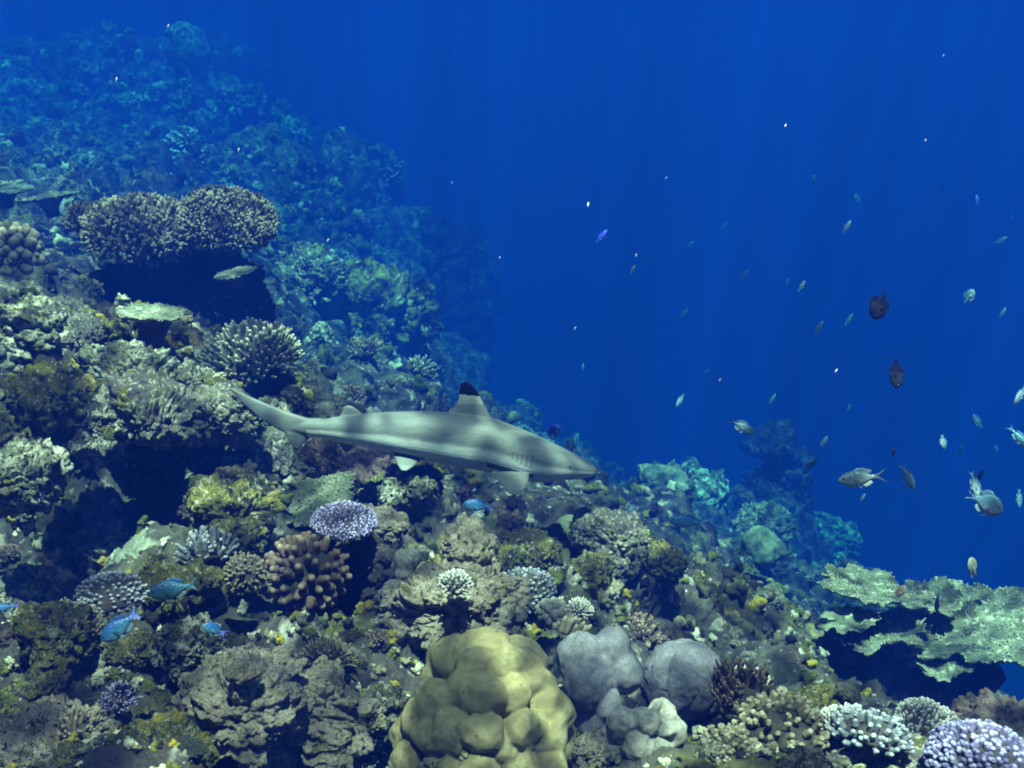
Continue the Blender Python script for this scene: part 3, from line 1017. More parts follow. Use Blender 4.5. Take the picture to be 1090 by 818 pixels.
LANDMARKS.append(('the left bushy coral head', 148, 245))
t = colony('bushy_coral', TB, dome_branches('fine_branches', 1, 0.42, 950, 0.13, 0.032, 88, zmin=-0.4, upmix=0.35, jitter=0.1, sub=1), MAT['foot'], MAT['tan_fingers'],
           242, 236, 4.75, (0.42, -0.12, 0.9), (0.215, 0.2, 0.24))
tag(t, 'right head of the big twin headed bushy coral, upper left', 'coral')
LANDMARKS.append(('the right bushy coral head', 242, 232))
t = colony('bushy_coral', TB, dome_branches('small_bushy', 1, 0.55, 260, 0.26, 0.05, 89, zmin=-0.3, upmix=0.3, jitter=0.1, sub=1), MAT['foot'], MAT['tan_fingers'],
           92, 240, 4.75, (0.3, 0.1, 0.9), (0.09, 0.09, 0.12))
tag(t, 'small bushy coral leaning on the left end of the twin headed coral', 'coral')

def table(px, py, d, R, seed, label, tilt=(0.1, 0, 0), mat='plate', h=0.5, nubs=420, **kw):
    o = bpy.data.objects.new('table_coral', None)
    COL.objects.link(o)
    put(o, px, py, d, tilt)
    o.scale = (D(d) / d,) * 3
    link('plate', plate_mesh('plate', R, seed, nubs=nubs, **kw), MAT[mat], o)
    link('stem', stem_mesh('stem', R * 0.24, R * 0.55, R * h, seed), MAT['brown'], o)
    tag(o, label, 'coral')
    return o


table(163, 338, 3.72, 0.115, 101, 'small pale table coral jutting out below the twin headed coral', (0.05, 0.03, 0.3), h=1.5, cup=0.16)
LANDMARKS.append(('the small pale table coral', 163, 338))
table(250, 293, 4.62, 0.085, 102, 'thin pale plate on the right side of the shadowed trunk', (0.1, -0.15, 0), h=0.8)
table(52, 212, 5.3, 0.125, 103, 'pale plate coral left of the twin headed coral, against the slope', (0.05, -0.12, 0), h=0.7)
table(6, 202, 5.6, 0.13, 104, 'pale plate coral cut by the left edge, upper left', (0.15, 0.1, 0), h=0.7)
t = link('knobby_coral', knob_mesh('edge_knobs', 0.8, 0.8, 90, 0.16, 67), MAT['tan_fingers'])
put(t, 12, 272, 4.45, (0.1, 0, 0), (0.13, 0.12, 0.14))
tag(t, 'brown knobby coral at the left edge above the pale boulder', 'coral')
t = link('knobby_coral', knob_mesh('grey_knobs', 0.85, 0.8, 130, 0.13, 69), MAT['grey'])
put(t, 76, 352, 3.9, (0.1, 0, 0), (0.12, 0.12, 0.13))
tag(t, 'grey knobby coral mound left of the small pale table coral', 'coral')
LANDMARKS.append(('the grey knobby mound', 76, 350))
t = link('reef_boulder', rock_mesh('pale_edge', 105, (1.2, 1, 0.8), 7, 8), MAT['pale'])
put(t, 12, 372, 3.75, (0, 0.2, 0), (0.19, 0.17, 0.15))
tag(t, 'whitish boulder at the left edge beside the grey knobby mound', 'rock')

# left massif: overhanging boulders with the dark hollow below
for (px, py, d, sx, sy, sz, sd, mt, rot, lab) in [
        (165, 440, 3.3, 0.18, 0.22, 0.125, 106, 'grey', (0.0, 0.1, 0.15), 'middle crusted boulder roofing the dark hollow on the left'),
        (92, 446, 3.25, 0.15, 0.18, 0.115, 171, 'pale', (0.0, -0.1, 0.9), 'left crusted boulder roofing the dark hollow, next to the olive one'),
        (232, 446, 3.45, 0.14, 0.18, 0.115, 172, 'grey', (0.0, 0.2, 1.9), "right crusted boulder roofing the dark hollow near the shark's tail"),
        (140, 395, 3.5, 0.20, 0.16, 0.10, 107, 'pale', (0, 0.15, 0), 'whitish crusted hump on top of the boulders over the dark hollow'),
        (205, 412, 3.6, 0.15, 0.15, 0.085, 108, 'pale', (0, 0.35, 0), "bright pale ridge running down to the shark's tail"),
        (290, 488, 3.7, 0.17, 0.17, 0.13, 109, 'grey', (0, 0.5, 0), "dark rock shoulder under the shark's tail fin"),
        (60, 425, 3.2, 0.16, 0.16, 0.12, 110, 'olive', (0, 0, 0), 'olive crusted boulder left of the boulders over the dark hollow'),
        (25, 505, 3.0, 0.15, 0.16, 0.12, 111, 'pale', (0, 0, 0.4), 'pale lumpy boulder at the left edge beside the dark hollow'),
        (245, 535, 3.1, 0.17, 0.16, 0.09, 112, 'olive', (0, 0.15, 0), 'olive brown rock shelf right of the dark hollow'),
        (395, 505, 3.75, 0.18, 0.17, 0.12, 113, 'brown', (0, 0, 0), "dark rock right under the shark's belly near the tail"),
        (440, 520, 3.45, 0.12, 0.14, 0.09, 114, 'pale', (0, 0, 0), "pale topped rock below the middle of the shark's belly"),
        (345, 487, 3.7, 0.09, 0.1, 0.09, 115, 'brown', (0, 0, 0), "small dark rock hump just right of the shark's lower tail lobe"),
        (185, 630, 2.42, 0.105, 0.11, 0.06, 116, 'olive', (0, -0.1, 0), 'yellow green rock ledge behind the upper blue fish'),
        (255, 575, 2.75, 0.09, 0.1, 0.07, 117, 'olive', (0, 0, 0.3), 'mossy rock above the round tan knobby coral'),
        (52, 800, 1.8, 0.14, 0.12, 0.06, 118, 'stone', (0, -0.1, 0.2), 'tan slab in the bottom left corner of the reef'),
        (185, 800, 1.85, 0.11, 0.11, 0.07, 119, 'olive', (0, 0.1, 0.2), 'mossy yellow rock at the bottom edge left of the pitted rock'),
        (60, 680, 2.1, 0.09, 0.1, 0.08, 120, 'olive', (0, 0, 0.2), 'mossy rock just left of the lower blue fish'),
        (205, 690, 2.15, 0.1, 0.09, 0.08, 121, 'pale', (0, 0.5, 0.2), 'pale greenish rock flank right of the lower blue fish'),
        (652, 578, 3.45, 0.15, 0.14, 0.12, 122, 'grey', (0, 0, 0.2), 'knobbly grey rock pile right of the small green mound'),
        (700, 605, 3.5, 0.1, 0.1, 0.1, 123, 'olive', (0, 0, 0.2), 'mossy yellow rock right of the knobbly grey rock pile'),
        (632, 606, 3.3, 0.08, 0.08, 0.07, 124, 'olive', (0, 0, 0.9), 'mossy lump under the knobbly grey rock pile'),
        (548, 590, 3.3, 0.13, 0.12, 0.09, 125, 'olive', (0, 0, 0.9), 'mossy rock with pale tops above the blue grey coral'),
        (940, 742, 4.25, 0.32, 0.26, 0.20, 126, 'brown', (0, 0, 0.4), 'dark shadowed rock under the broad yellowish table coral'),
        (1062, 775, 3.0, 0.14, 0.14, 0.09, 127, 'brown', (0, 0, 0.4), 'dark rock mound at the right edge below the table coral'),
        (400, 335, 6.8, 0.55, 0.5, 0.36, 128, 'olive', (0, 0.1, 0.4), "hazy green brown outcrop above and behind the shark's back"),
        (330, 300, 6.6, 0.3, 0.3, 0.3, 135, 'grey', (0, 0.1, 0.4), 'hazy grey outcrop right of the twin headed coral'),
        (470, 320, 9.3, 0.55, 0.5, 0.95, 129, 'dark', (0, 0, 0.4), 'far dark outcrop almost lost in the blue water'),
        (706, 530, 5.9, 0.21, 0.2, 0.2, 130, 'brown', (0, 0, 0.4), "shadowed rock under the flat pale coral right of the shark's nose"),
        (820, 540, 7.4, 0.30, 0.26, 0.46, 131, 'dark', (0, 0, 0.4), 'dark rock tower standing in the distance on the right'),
        (985, 740, 4.6, 0.16, 0.18, 0.14, 132, 'green_mound', (0, 0, 0.4), 'hazy greenish rock below the broad table coral'),
        (812, 560, 6.2, 0.22, 0.2, 0.16, 133, 'grey', (0, 0, 0.4), 'hazy pale rock in front of the distant rock tower'),
        (885, 590, 8.0, 0.25, 0.2, 0.40, 134, 'grey', (0, 0, 0.4), 'faint far rock right of the distant tower above the table coral')]:
    t = link('reef_boulder', rock_mesh('boulder', sd, (sx / max(sx, sz), sy / max(sx, sz), sz / max(sx, sz)), 7 if max(sx, sz) / d > 0.03 else 6, 8, (0.15, 0.11, 0.06)), MAT[mt])
    put(t, px, py, d, rot, max(sx, sz))
    tag(t, lab, 'rock')
for q in [('the roof boulders of the hollow', 165, 440), ('the dark hollow', 140, 520), ('the yellow green ledge', 185, 630), ('the knobbly grey rock pile', 652, 575), ('the hazy outcrop', 400, 325),
          ('the distant rock tower', 820, 490), ('the corner slab', 52, 800), ('the twin headed coral', 195, 240)]:
    LANDMARKS.append(q)
t = link('dome_coral', rock_mesh('flat_dome', 141, (1, 0.95, 0.5), 6, 7, (0.14, 0.07, 0.03)), MAT['green_mound'])
put(t, 706, 512, 5.75, (0.1, 0.05, 0.2), 0.2)
tag(t, "flat pale green coral mound right of the shark's nose", 'coral')
LANDMARKS.append(('the flat pale green mound', 706, 510))
t = link('dome_coral', lobed_mesh('green_ball', [((0, 0, 0), 0.9), ((0.1, 0, 0.1), 0.85)], 142, lev=5), MAT['green_mound'])
put(t, 604, 563, 3.85, (0, 0, 0), (0.052, 0.05, 0.052))
tag(t, 'small smooth green mound left of the knobbly grey rock pile', 'coral')
t = link('dome_coral', rock_mesh('tower_cap', 143, (1, 0.9, 0.42), 6, 8), MAT['dark'])
put(t, 824, 472, 7.35, (0.1, 0.05, 0.2), 0.22)
tag(t, 'lumpy rounded cap on top of the distant rock tower', 'coral')

# broad tiered table coral on the right
t = bpy.data.objects.new('table_coral', None)
COL.objects.link(t)
put(t, 960, 672, 4.2)
TG = 4.2 / 3.55
tag(t, 'broad tiered yellowish table coral reaching to the right edge', 'coral')
LANDMARKS.append(('the broad table coral', 960, 660))
for (px, py, d, R, sd, tilt, kw) in [
        (922, 630, 3.55, 0.155, 151, (-0.10, 0.12, 0.2), dict(frill=0.42, cup=0.12, wob=0.07)),
        (1046, 666, 3.6, 0.25, 152, (-0.09, -0.03, 1.2), dict(frill=0.36, cup=0.06, wob=0.06)),
        (948, 678, 3.4, 0.14, 153, (-0.12, 0.16, 2.2), dict(frill=0.45, cup=0.14, wob=0.08)),
        (990, 641, 3.62, 0.10, 154, (0.0, -0.2, 0.6), dict(frill=0.45, cup=0.3, wob=0.08)),
        (903, 664, 3.42, 0.08, 155, (-0.05, 0.25, 2.9), dict(frill=0.4, cup=0.2, wob=0.08)),
        (990, 699, 3.48, 0.125, 156, (-0.12, 0.05, 2.9), dict(frill=0.45, cup=0.15, wob=0.08))]:
    o = link('plate', plate_mesh('tier', R * TG, sd, thick=0.04, nubs=420, nub=0.03, **kw), MAT['plate'], t)
    o.location = Vector(P(px, py, d + 0.65) - P(960, 672, 4.2))
    o.rotation_euler = tilt
o = link('stem', stem_mesh('tier_stem', 0.18, 0.36, 0.5, 157), MAT['brown'], t)
o.location = Vector(P(955, 698, 4.3) - P(960, 672, 4.2))

# bottom right corals
FB = dome_branches('stub_branches', 0.9, 0.6, 110, 0.22, 0.085, 161, zmin=-0.2, upmix=0.3, sub=1, knob=0.16, jitter=0.16)
FBB = base_mesh('stub_base', 0.9, 0.55, 162)
FC = dome_branches('upright_branches', 0.8, 0.4, 90, 0.6, 0.06, 163, zmin=0.1, upmix=0.9, sub=1, knob=0.14, jitter=0.12)
for (name, base, br, bm_, fm, px, py, d, rot, s, lab) in [
        ('branching_coral', FBB, FC, 'brown', 'brown_fingers', 790, 742, 2.4, (0.25, -0.1, 0), (0.075, 0.07, 0.07), 'dark purplish upright branching coral beside the grooved lilac dome'),
        ('branching_coral', FBB, FB, 'grey', 'tan_fingers', 830, 780, 2.2, (0.3, 0, 0.5), (0.10, 0.09, 0.08), 'tan stubby branching coral below the dark purplish branching coral'),
        ('branching_coral', FBB, FB, 'grey', 'tan_fingers', 778, 800, 2.1, (0.3, 0, 1.5), (0.06, 0.06, 0.05), 'low tan stubby coral at the bottom edge right of the cream knobbed coral'),
        ('branching_coral', FBB, FB, 'grey', 'blue_fingers', 925, 785, 2.2, (0.3, 0, 2.5), (0.085, 0.08, 0.07), 'pale bluish grey stubby coral in the middle of the lower right cluster'),
        ('branching_coral', FBB, FB, 'grey', 'white_fingers', 892, 772, 2.25, (0.3, 0, 3.5), (0.05, 0.05, 0.05), 'whitish stubby coral below the round knob at lower right'),
        ('table_coral', base_mesh('cream_table', 1, 0.3, 164), dome_branches('cream_table_branches', 1, 0.3, 420, 0.13, 0.04, 165, zmin=-0.15, upmix=0.7), 'brown', 'white_fingers', 992, 778, 2.3, (0.3, 0.22, 0),
         (0.082, 0.08, 0.07), 'cream table coral above the purple dome at lower right'),
        ('knobby_coral', base_mesh('purple_base', 1, 0.7, 166), dome_branches('purple_branches', 0.96, 0.68, 560, 0.14, 0.06, 167, zmin=-0.1, upmix=0.2, seg=9, knob=0.05), 'brown', 'violet_fingers', 1046, 815, 2.1,
         (0.2, 0, 0), (0.105, 0.1, 0.085), 'purple knobby dome coral in the bottom right corner')]:
    t = colony(name, base, br, MAT['foot'], MAT[fm], px, py, d, rot, s)
    tag(t, lab, 'coral')
t = link('encrusted_rock', rock_mesh('round_knob', 168, (1, 1, 1), 6, 4, (0.12, 0.06, 0.03)), MAT['grey'])
put(t, 905, 740, 2.35, (0, 0, 0), 0.034)
tag(t, 'round grey knob sticking up from the lower right cluster', 'rock')
t = link('encrusted_rock', rock_mesh('mossy_right', 169, (1.2, 1, 0.8), 6, 7), MAT['olive'])
put(t, 868, 762, 2.4, (0, 0, 0), (0.09, 0.08, 0.075))
tag(t, 'mossy yellow green rock left of the round grey knob', 'rock')
t = link('encrusted_rock', rock_mesh('cluster_foot', 170, (1.2, 1, 0.8), 7, 7), MAT['grey'])
put(t, 920, 812, 2.25, (0, 0, 0), (0.2, 0.16, 0.1))
tag(t, 'grey rock the lower right coral cluster grows on', 'rock')
for q in [('the dark branching coral', 792, 740), ('the round grey knob', 905, 738), ('the purple corner dome', 1046, 805), ('the cream table coral', 990, 775)]:
    LANDMARKS.append(q)
for q in [("the shark's tail", 275, 440), ("the shark's fin", 495, 420), ("the shark's nose", 630, 500), ("the shark's belly", 440, 490), ("the shark's back", 400, 440)]:
    LANDMARKS.append(q)

# ------------------------------------------------------------------ the shark
def build_shark():
    k = 1.29 / 922.0                     # metres per unit of the outline below, nose at the right
    X0, Y0 = 600.0, 330.0
    top = np.array([(1035, 405), (1029, 394), (1012, 383), (985, 367), (940, 345), (900, 326), (850, 303), (810, 287), (765, 271), (710, 262), (650, 257), (560, 255), (460, 259), (380, 268), (340, 275), (300, 278), (262, 284)], float)
    bot = np.array([(1035, 410), (1029, 418), (1012, 423), (985, 427), (940, 432), (900, 437), (850, 434), (810, 424), (765, 411), (710, 402), (650, 391), (560, 371), (460, 349), (380, 331), (340, 323), (300, 318), (262, 308)], float)
    wid = np.array([4, 24, 38, 47, 56, 63, 66, 66, 66, 66, 64, 57, 44, 30, 23, 17, 9], float)   # half widths
    ns, nr = 90, 40
    s = np.linspace(0, 1, len(top))
    u = np.linspace(0, 1, ns)

    def interp(col):
        y = np.interp(u, s, col)
        ker = np.ones(5) / 5
        yy = np.convolve(np.pad(y, 2, mode='edge'), ker, 'valid')
        yy[:3], yy[-2:] = y[:3], y[-2:]
        return yy
    xs, tz, bz, hw = interp(top[:, 0]), interp(top[:, 1]), interp(bot[:, 1]), interp(wid)
    cz, hh = (tz + bz) / 2, (bz - tz) / 2
    a = np.linspace(0, 2 * np.pi, nr, endpoint=False)
    e = 0.9
    ca, sa = np.sign(np.cos(a)) * np.abs(np.cos(a)) ** e, np.sign(np.sin(a)) * np.abs(np.sin(a)) ** e
    v = np.stack([np.repeat((xs - X0) * k, nr), (hw[:, None] * ca[None] * k).ravel(), ((Y0 - cz)[:, None] * k + hh[:, None] * sa[None] * k).ravel()], 1)
    fs = []
    for i in range(ns - 1):
        for j in range(nr):
            fs.append((i * nr + j, i * nr + (j + 1) % nr, (i + 1) * nr + (j + 1) % nr, (i + 1) * nr + j))
    verts, faces = [tuple(x) for x in v], fs
    for ring in (0, ns - 1):
        c = v[ring * nr:(ring + 1) * nr].mean(0)
        verts.append(tuple(c))
        ci = len(verts) - 1
        for j in range(nr):
            tri = (ring * nr + j, ci, ring * nr + (j + 1) % nr)
            faces.append(tri if ring == 0 else tri[::-1])

    def foil(root_le, root_te, le, te, off, th, n=22, m=18):
        """Fin between a leading and a trailing edge curve (outline units); off(t) is the sideways offset, th the root half thickness."""
        le, te = np.array(le, float), np.array(te, float)
        t = np.linspace(0, 1, n)
        tl, tt = np.linspace(0, 1, len(le)), np.linspace(0, 1, len(te))
        L_ = np.stack([np.interp(t, tl, le[:, 0]), np.interp(t, tl, le[:, 1])], 1)
        T_ = np.stack([np.interp(t, tt, te[:, 0]), np.interp(t, tt, te[:, 1])], 1)
        c = np.linspace(0, 1, m)
        o = len(verts)
        for side in (1, -1):
            for i in range(n):
                for j in range(m):
                    p = L_[i] * (1 - c[j]) + T_[i] * c[j]
                    w = th * (1 - 0.75 * t[i]) * (2.6 * math.sqrt(c[j]) * (1 - c[j]) ** 0.8 + 0.12) + 1.6
                    verts.append(((p[0] - X0) * k, (off(t[i]) + side * w) * k, (Y0 - p[1]) * k))
        nm = n * m
        for i in range(n - 1):
            for j in range(m - 1):
                q = (i * m + j, i * m + j + 1, (i + 1) * m + j + 1, (i + 1) * m + j)
                faces.append(tuple(o + x for x in q))
                faces.append(tuple(o + nm + x for x in q[::-1]))
        edge = [i * m for i in range(n)] + [(n - 1) * m + j for j in range(1, m)] + [i * m + m - 1 for i in range(n - 2, -1, -1)] + [j for j in range(m - 2, 0, -1)]
        for q in range(len(edge)):
            a_, b_ = edge[q], edge[(q + 1) % len(edge)]
            faces.append((o + b_, o + a_, o + nm + a_, o + nm + b_))
    # first dorsal, second dorsal, tail lobes, pelvic, anal, pectorals
    foil(0, 0, [(800, 300), (768, 272), (748, 238), (732, 205), (716, 186), (702, 179)], [(640, 285), (655, 258), (676, 244), (684, 225), (686, 200), (690, 182)], lambda t: 0, 11)
    foil(0, 0, [(452, 275), (435, 256), (418, 243), (406, 239)], [(372, 285), (384, 265), (390, 254), (393, 243)], lambda t: 0, 6)
    foil(0, 0, [(335, 272), (300, 272), (250, 256), (200, 236), (150, 214), (112, 194)], [(300, 318), (262, 316), (226, 302), (184, 276), (140, 238), (106, 197)], lambda t: 0, 8)
    foil(0, 0, [(330, 320), (308, 322), (290, 338), (274, 356)], [(262, 296), (240, 306), (252, 330), (266, 356)], lambda t: 0, 7)
    foil(0, 0, [(432, 340), (416, 348), (404, 360)], [(372, 328), (384, 345), (392, 358)], lambda t: 0, 5)
    for sd in (-1, 1):
        foil(0, 0, [(590, 372), (575, 388), (556, 398)], [(520, 360), (530, 382), (540, 396)], lambda t, sd=sd: sd * (28 + 26 * t), 5)
        foil(0, 0, [(860, 400), (862, 410), (860, 424), (850, 438), (832, 447)], [(764, 402), (772, 409), (786, 419), (800, 432), (813, 445)], lambda t, sd=sd: sd * (48 + 58 * t), 8)
    me = bpy.data.meshes.new('shark_raw')
    me.from_pydata(verts, [], faces)
    me.update()
    tmp = bpy.data.objects.new('shark_raw', me)
    COL.objects.link(tmp)
    md = tmp.modifiers.new('remesh', 'REMESH')
    md.mode = 'VOXEL'
    md.voxel_size = 0.0032
    sm = tmp.modifiers.new('smooth', 'SMOOTH')
    sm.factor = 0.5
    sm.iterations = 4
    bpy.context.view_layer.update()
    dg = bpy.context.evaluated_depsgraph_get()
    out = bpy.data.meshes.new_from_object(tmp.evaluated_get(dg))
    bpy.data.objects.remove(tmp)
    n = len(out.vertices)
    co = np.empty(n * 3, dtype=np.float32)
    out.vertices.foreach_get('co', co)
    co = co.reshape(-1, 3).astype(float)
    X, Z = co[:, 0] / k + X0, Y0 - co[:, 2] / k
    order = np.argsort(xs)
    c_ = np.interp(X, xs[order], cz[order])
    h_ = np.interp(X, xs[order], hh[order])
    side = np.abs(co[:, 1]) / k
    groove = np.zeros(n)
    for i, gx in enumerate((868, 856, 844, 832, 821)):      # gill slits
        inr = (np.abs(Z - (c_ + 2)) < 17 - i * 1.5) & (side > 25)
        groove += np.where(inr, np.exp(-((X - gx + 0.15 * (Z - c_)) / 2.6) ** 2), 0)
    mz = np.interp(X, [960, 1015], [419, 411])               # mouth line under the snout
    groove += np.where((X > 950) & (X < 1012), np.exp(-((Z - mz) / 2.4) ** 2), 0) * 0.9
    co[:, 1] -= np.sign(co[:, 1]) * groove * 1.6 * k
    out.vertices.foreach_set('co', co.astype(np.float32).ravel())
    up = (c_ - Z) / np.maximum(h_, 6)
    fin_top = ((Z < c_ - h_ - 2) & (X > 350)) | (X < 300)
    vtone = np.where(fin_top, 1.0, up)
    low_fin = (Z > c_ + h_ + 2) & (X > 300)
    low_fin |= (X > 755) & (X < 872) & (Z > c_ + 0.5 * h_) & (side > 50)
    low_fin |= (X > 512) & (X < 598) & (Z > c_ + 0.8 * h_) & (side > 27)
    low_fin |= (X > 512) & (X < 598) & (Z > c_ + 0.93 * h_)
    vtone = np.where(low_fin, 0.6, vtone)
    tip = np.where((X > 640) & (X < 800) & (Z < 212 + 0.10 * (X - 700)), 1.0, 0)
    tip = np.maximum(tip, np.where((X < 300) & (Z > 349), 0.7, 0))
    tip = np.maximum(tip, np.where((X > 790) & (Z > 450) & (side > 95), 0.5, 0))
    tip = np.maximum(tip, np.where(low_fin, 0.3, 0))
    below = np.where((Z < 236) & (X > 640) & (X < 800) & (tip < 0.5), 1.0, 0)
    below = np.maximum(below, np.where(low_fin & (X > 500), 0.0, 0))
    for nm, ar in (('tone', vtone), ('black', tip), ('pale', below), ('along', X / 1000), ('groove', groove * 0.5)):
        at = out.attributes.new(nm, 'FLOAT', 'POINT')
        at.data.foreach_set('value', ar.astype(np.float32))
    out.polygons.foreach_set('use_smooth', np.ones(len(out.polygons), dtype=bool))
    m = bpy.data.materials.new('shark_skin')
    m.use_nodes = True
    N, L = m.node_tree.nodes, m.node_tree.links
    bs = N["Principled BSDF"]
    bs.inputs["Roughness"].default_value = 0.55
    bs.inputs["Specular IOR Level"].default_value = 0.3

    def attr(nm):
        x = N.new("ShaderNodeAttribute")
        x.attribute_name = nm
        return x.outputs["Fac"]
    nz = N.new("ShaderNodeTexNoise")
    nz.inputs["Scale"].default_value = 9
    nz.inputs["Detail"].default_value = 6
    tc = N.new("ShaderNodeTexCoord")
    L.new(tc.outputs["Object"], nz.inputs["Vector"])
    ad = N.new("ShaderNodeMath")
    ad.operation = 'MULTIPLY_ADD'
    ad.inputs[1].default_value = 0.26
    L.new(nz.outputs[0], ad.inputs[0])
    L.new(attr('tone'), ad.inputs[2])
    cr = N.new("ShaderNodeValToRGB")
    mr = N.new("ShaderNodeMapRange")
    mr.inputs[1].default_value = -1
    mr.inputs[2].default_value = 1.3
    L.new(ad.outputs[0], mr.inputs[0])
    L.new(mr.outputs[0], cr.inputs[0])
    e = cr.color_ramp.elements
    cols = [(0.0, (0.56, 0.60, 0.54)), (0.36, (0.54, 0.58, 0.52)), (0.44, (0.40, 0.44, 0.39)), (0.50, (0.15, 0.165, 0.145)), (0.54, (0.125, 0.14, 0.122)), (0.62, (0.15, 0.168, 0.148)), (1.0, (0.145, 0.162, 0.142))]
    while len(e) < len(cols):
        e.new(0.5)
    for i, (p, c) in enumerate(cols):
        e[i].position = p
        e[i].color = rgba(c)
    c = cr.outputs[0]

    def mix(f, a, b):
        x = N.new("ShaderNodeMix")
        x.data_type = 'RGBA'
        L.new(f, x.inputs[0])
        L.new(a, x.inputs[6])
        x.inputs[7].default_value = rgba(b)
        return x.outputs[2]
    c = mix(attr('pale'), c, (0.26, 0.265, 0.235))
    sb = N.new("ShaderNodeMapRange")
    sb.inputs[3].default_value = 0.3
    sb.inputs[4].default_value = 0.0
    L.new(attr('black'), sb.inputs[0])
    L.new(sb.outputs[0], bs.inputs["Specular IOR Level"])
    c = mix(attr('black'), c, (0.003, 0.003, 0.004))
    n3 = N.new("ShaderNodeTexNoise")
    n3.inputs["Scale"].default_value = 26
    n3.inputs["Detail"].default_value = 9
    n3.inputs["Roughness"].default_value = 0.65
    mp = N.new("ShaderNodeMapping")
    mp.inputs["Scale"].default_value = (0.5, 1, 1.4)
    L.new(tc.outputs["Object"], mp.inputs[0])
    L.new(mp.outputs[0], n3.inputs["Vector"])
    m3 = N.new("ShaderNodeMapRange")
    m3.inputs[1].default_value = 0.3
    m3.inputs[2].default_value = 0.7
    m3.inputs[3].default_value = 0.62
    m3.inputs[4].default_value = 0.98
    L.new(n3.outputs[0], m3.inputs[0])
    mu = N.new("ShaderNodeMix")
    mu.data_type = 'RGBA'
    mu.blend_type = 'MULTIPLY'
    mu.inputs[0].default_value = 1
    L.new(c, mu.inputs[6])
    L.new(m3.outputs[0], mu.inputs[7])
    c = mix(attr('groove'), mu.outputs[2], (0.05, 0.05, 0.05))
    L.new(c, bs.inputs["Base Color"])
    bp = N.new("ShaderNodeBump")
    bp.inputs["Strength"].default_value = 0.25
    bp.inputs["Distance"].default_value = 0.004
    n2 = N.new("ShaderNodeTexNoise")
    n2.inputs["Scale"].default_value = 160
    L.new(tc.outputs["Object"], n2.inputs["Vector"])
    L.new(n2.outputs[0], bp.inputs["Height"])
    L.new(bp.outputs[0], bs.inputs["Normal"])
    out.name = 'reef_shark'
    out.materials.clear()
    out.materials.append(m)
    sh = link('reef_shark', out)
    dx, dy = (600 / 2.37 + 200), (330 / 2.37 + 330)
    put(sh, dx, dy, 3.4, (-0.14, 0, 0), 3.4 / 3.9)
    tag(sh, 'grey reef shark with a black tipped back fin gliding right over the corals', 'shark')
    em = bpy.data.materials.new('shark_eye')
    em.use_nodes = True
    em.node_tree.nodes["Principled BSDF"].inputs["Base Color"].default_value = (0.01, 0.01, 0.012, 1)
    em.node_tree.nodes["Principled BSDF"].inputs["Roughness"].default_value = 0.15
    for sd in (-1, 1):
        tv, tf = ico(3)
        eo = link('eye', make_mesh('eye', tv * (0.0085, 0.005, 0.0075), tf), em, sh)
        ex = 962
        eo.location = ((ex - X0) * k, sd * 0.93 * np.interp(ex, xs[order], hw[order]) * k, (Y0 - (np.interp(ex, xs[order], cz[order]) - 3)) * k)
    return sh


build_shark()


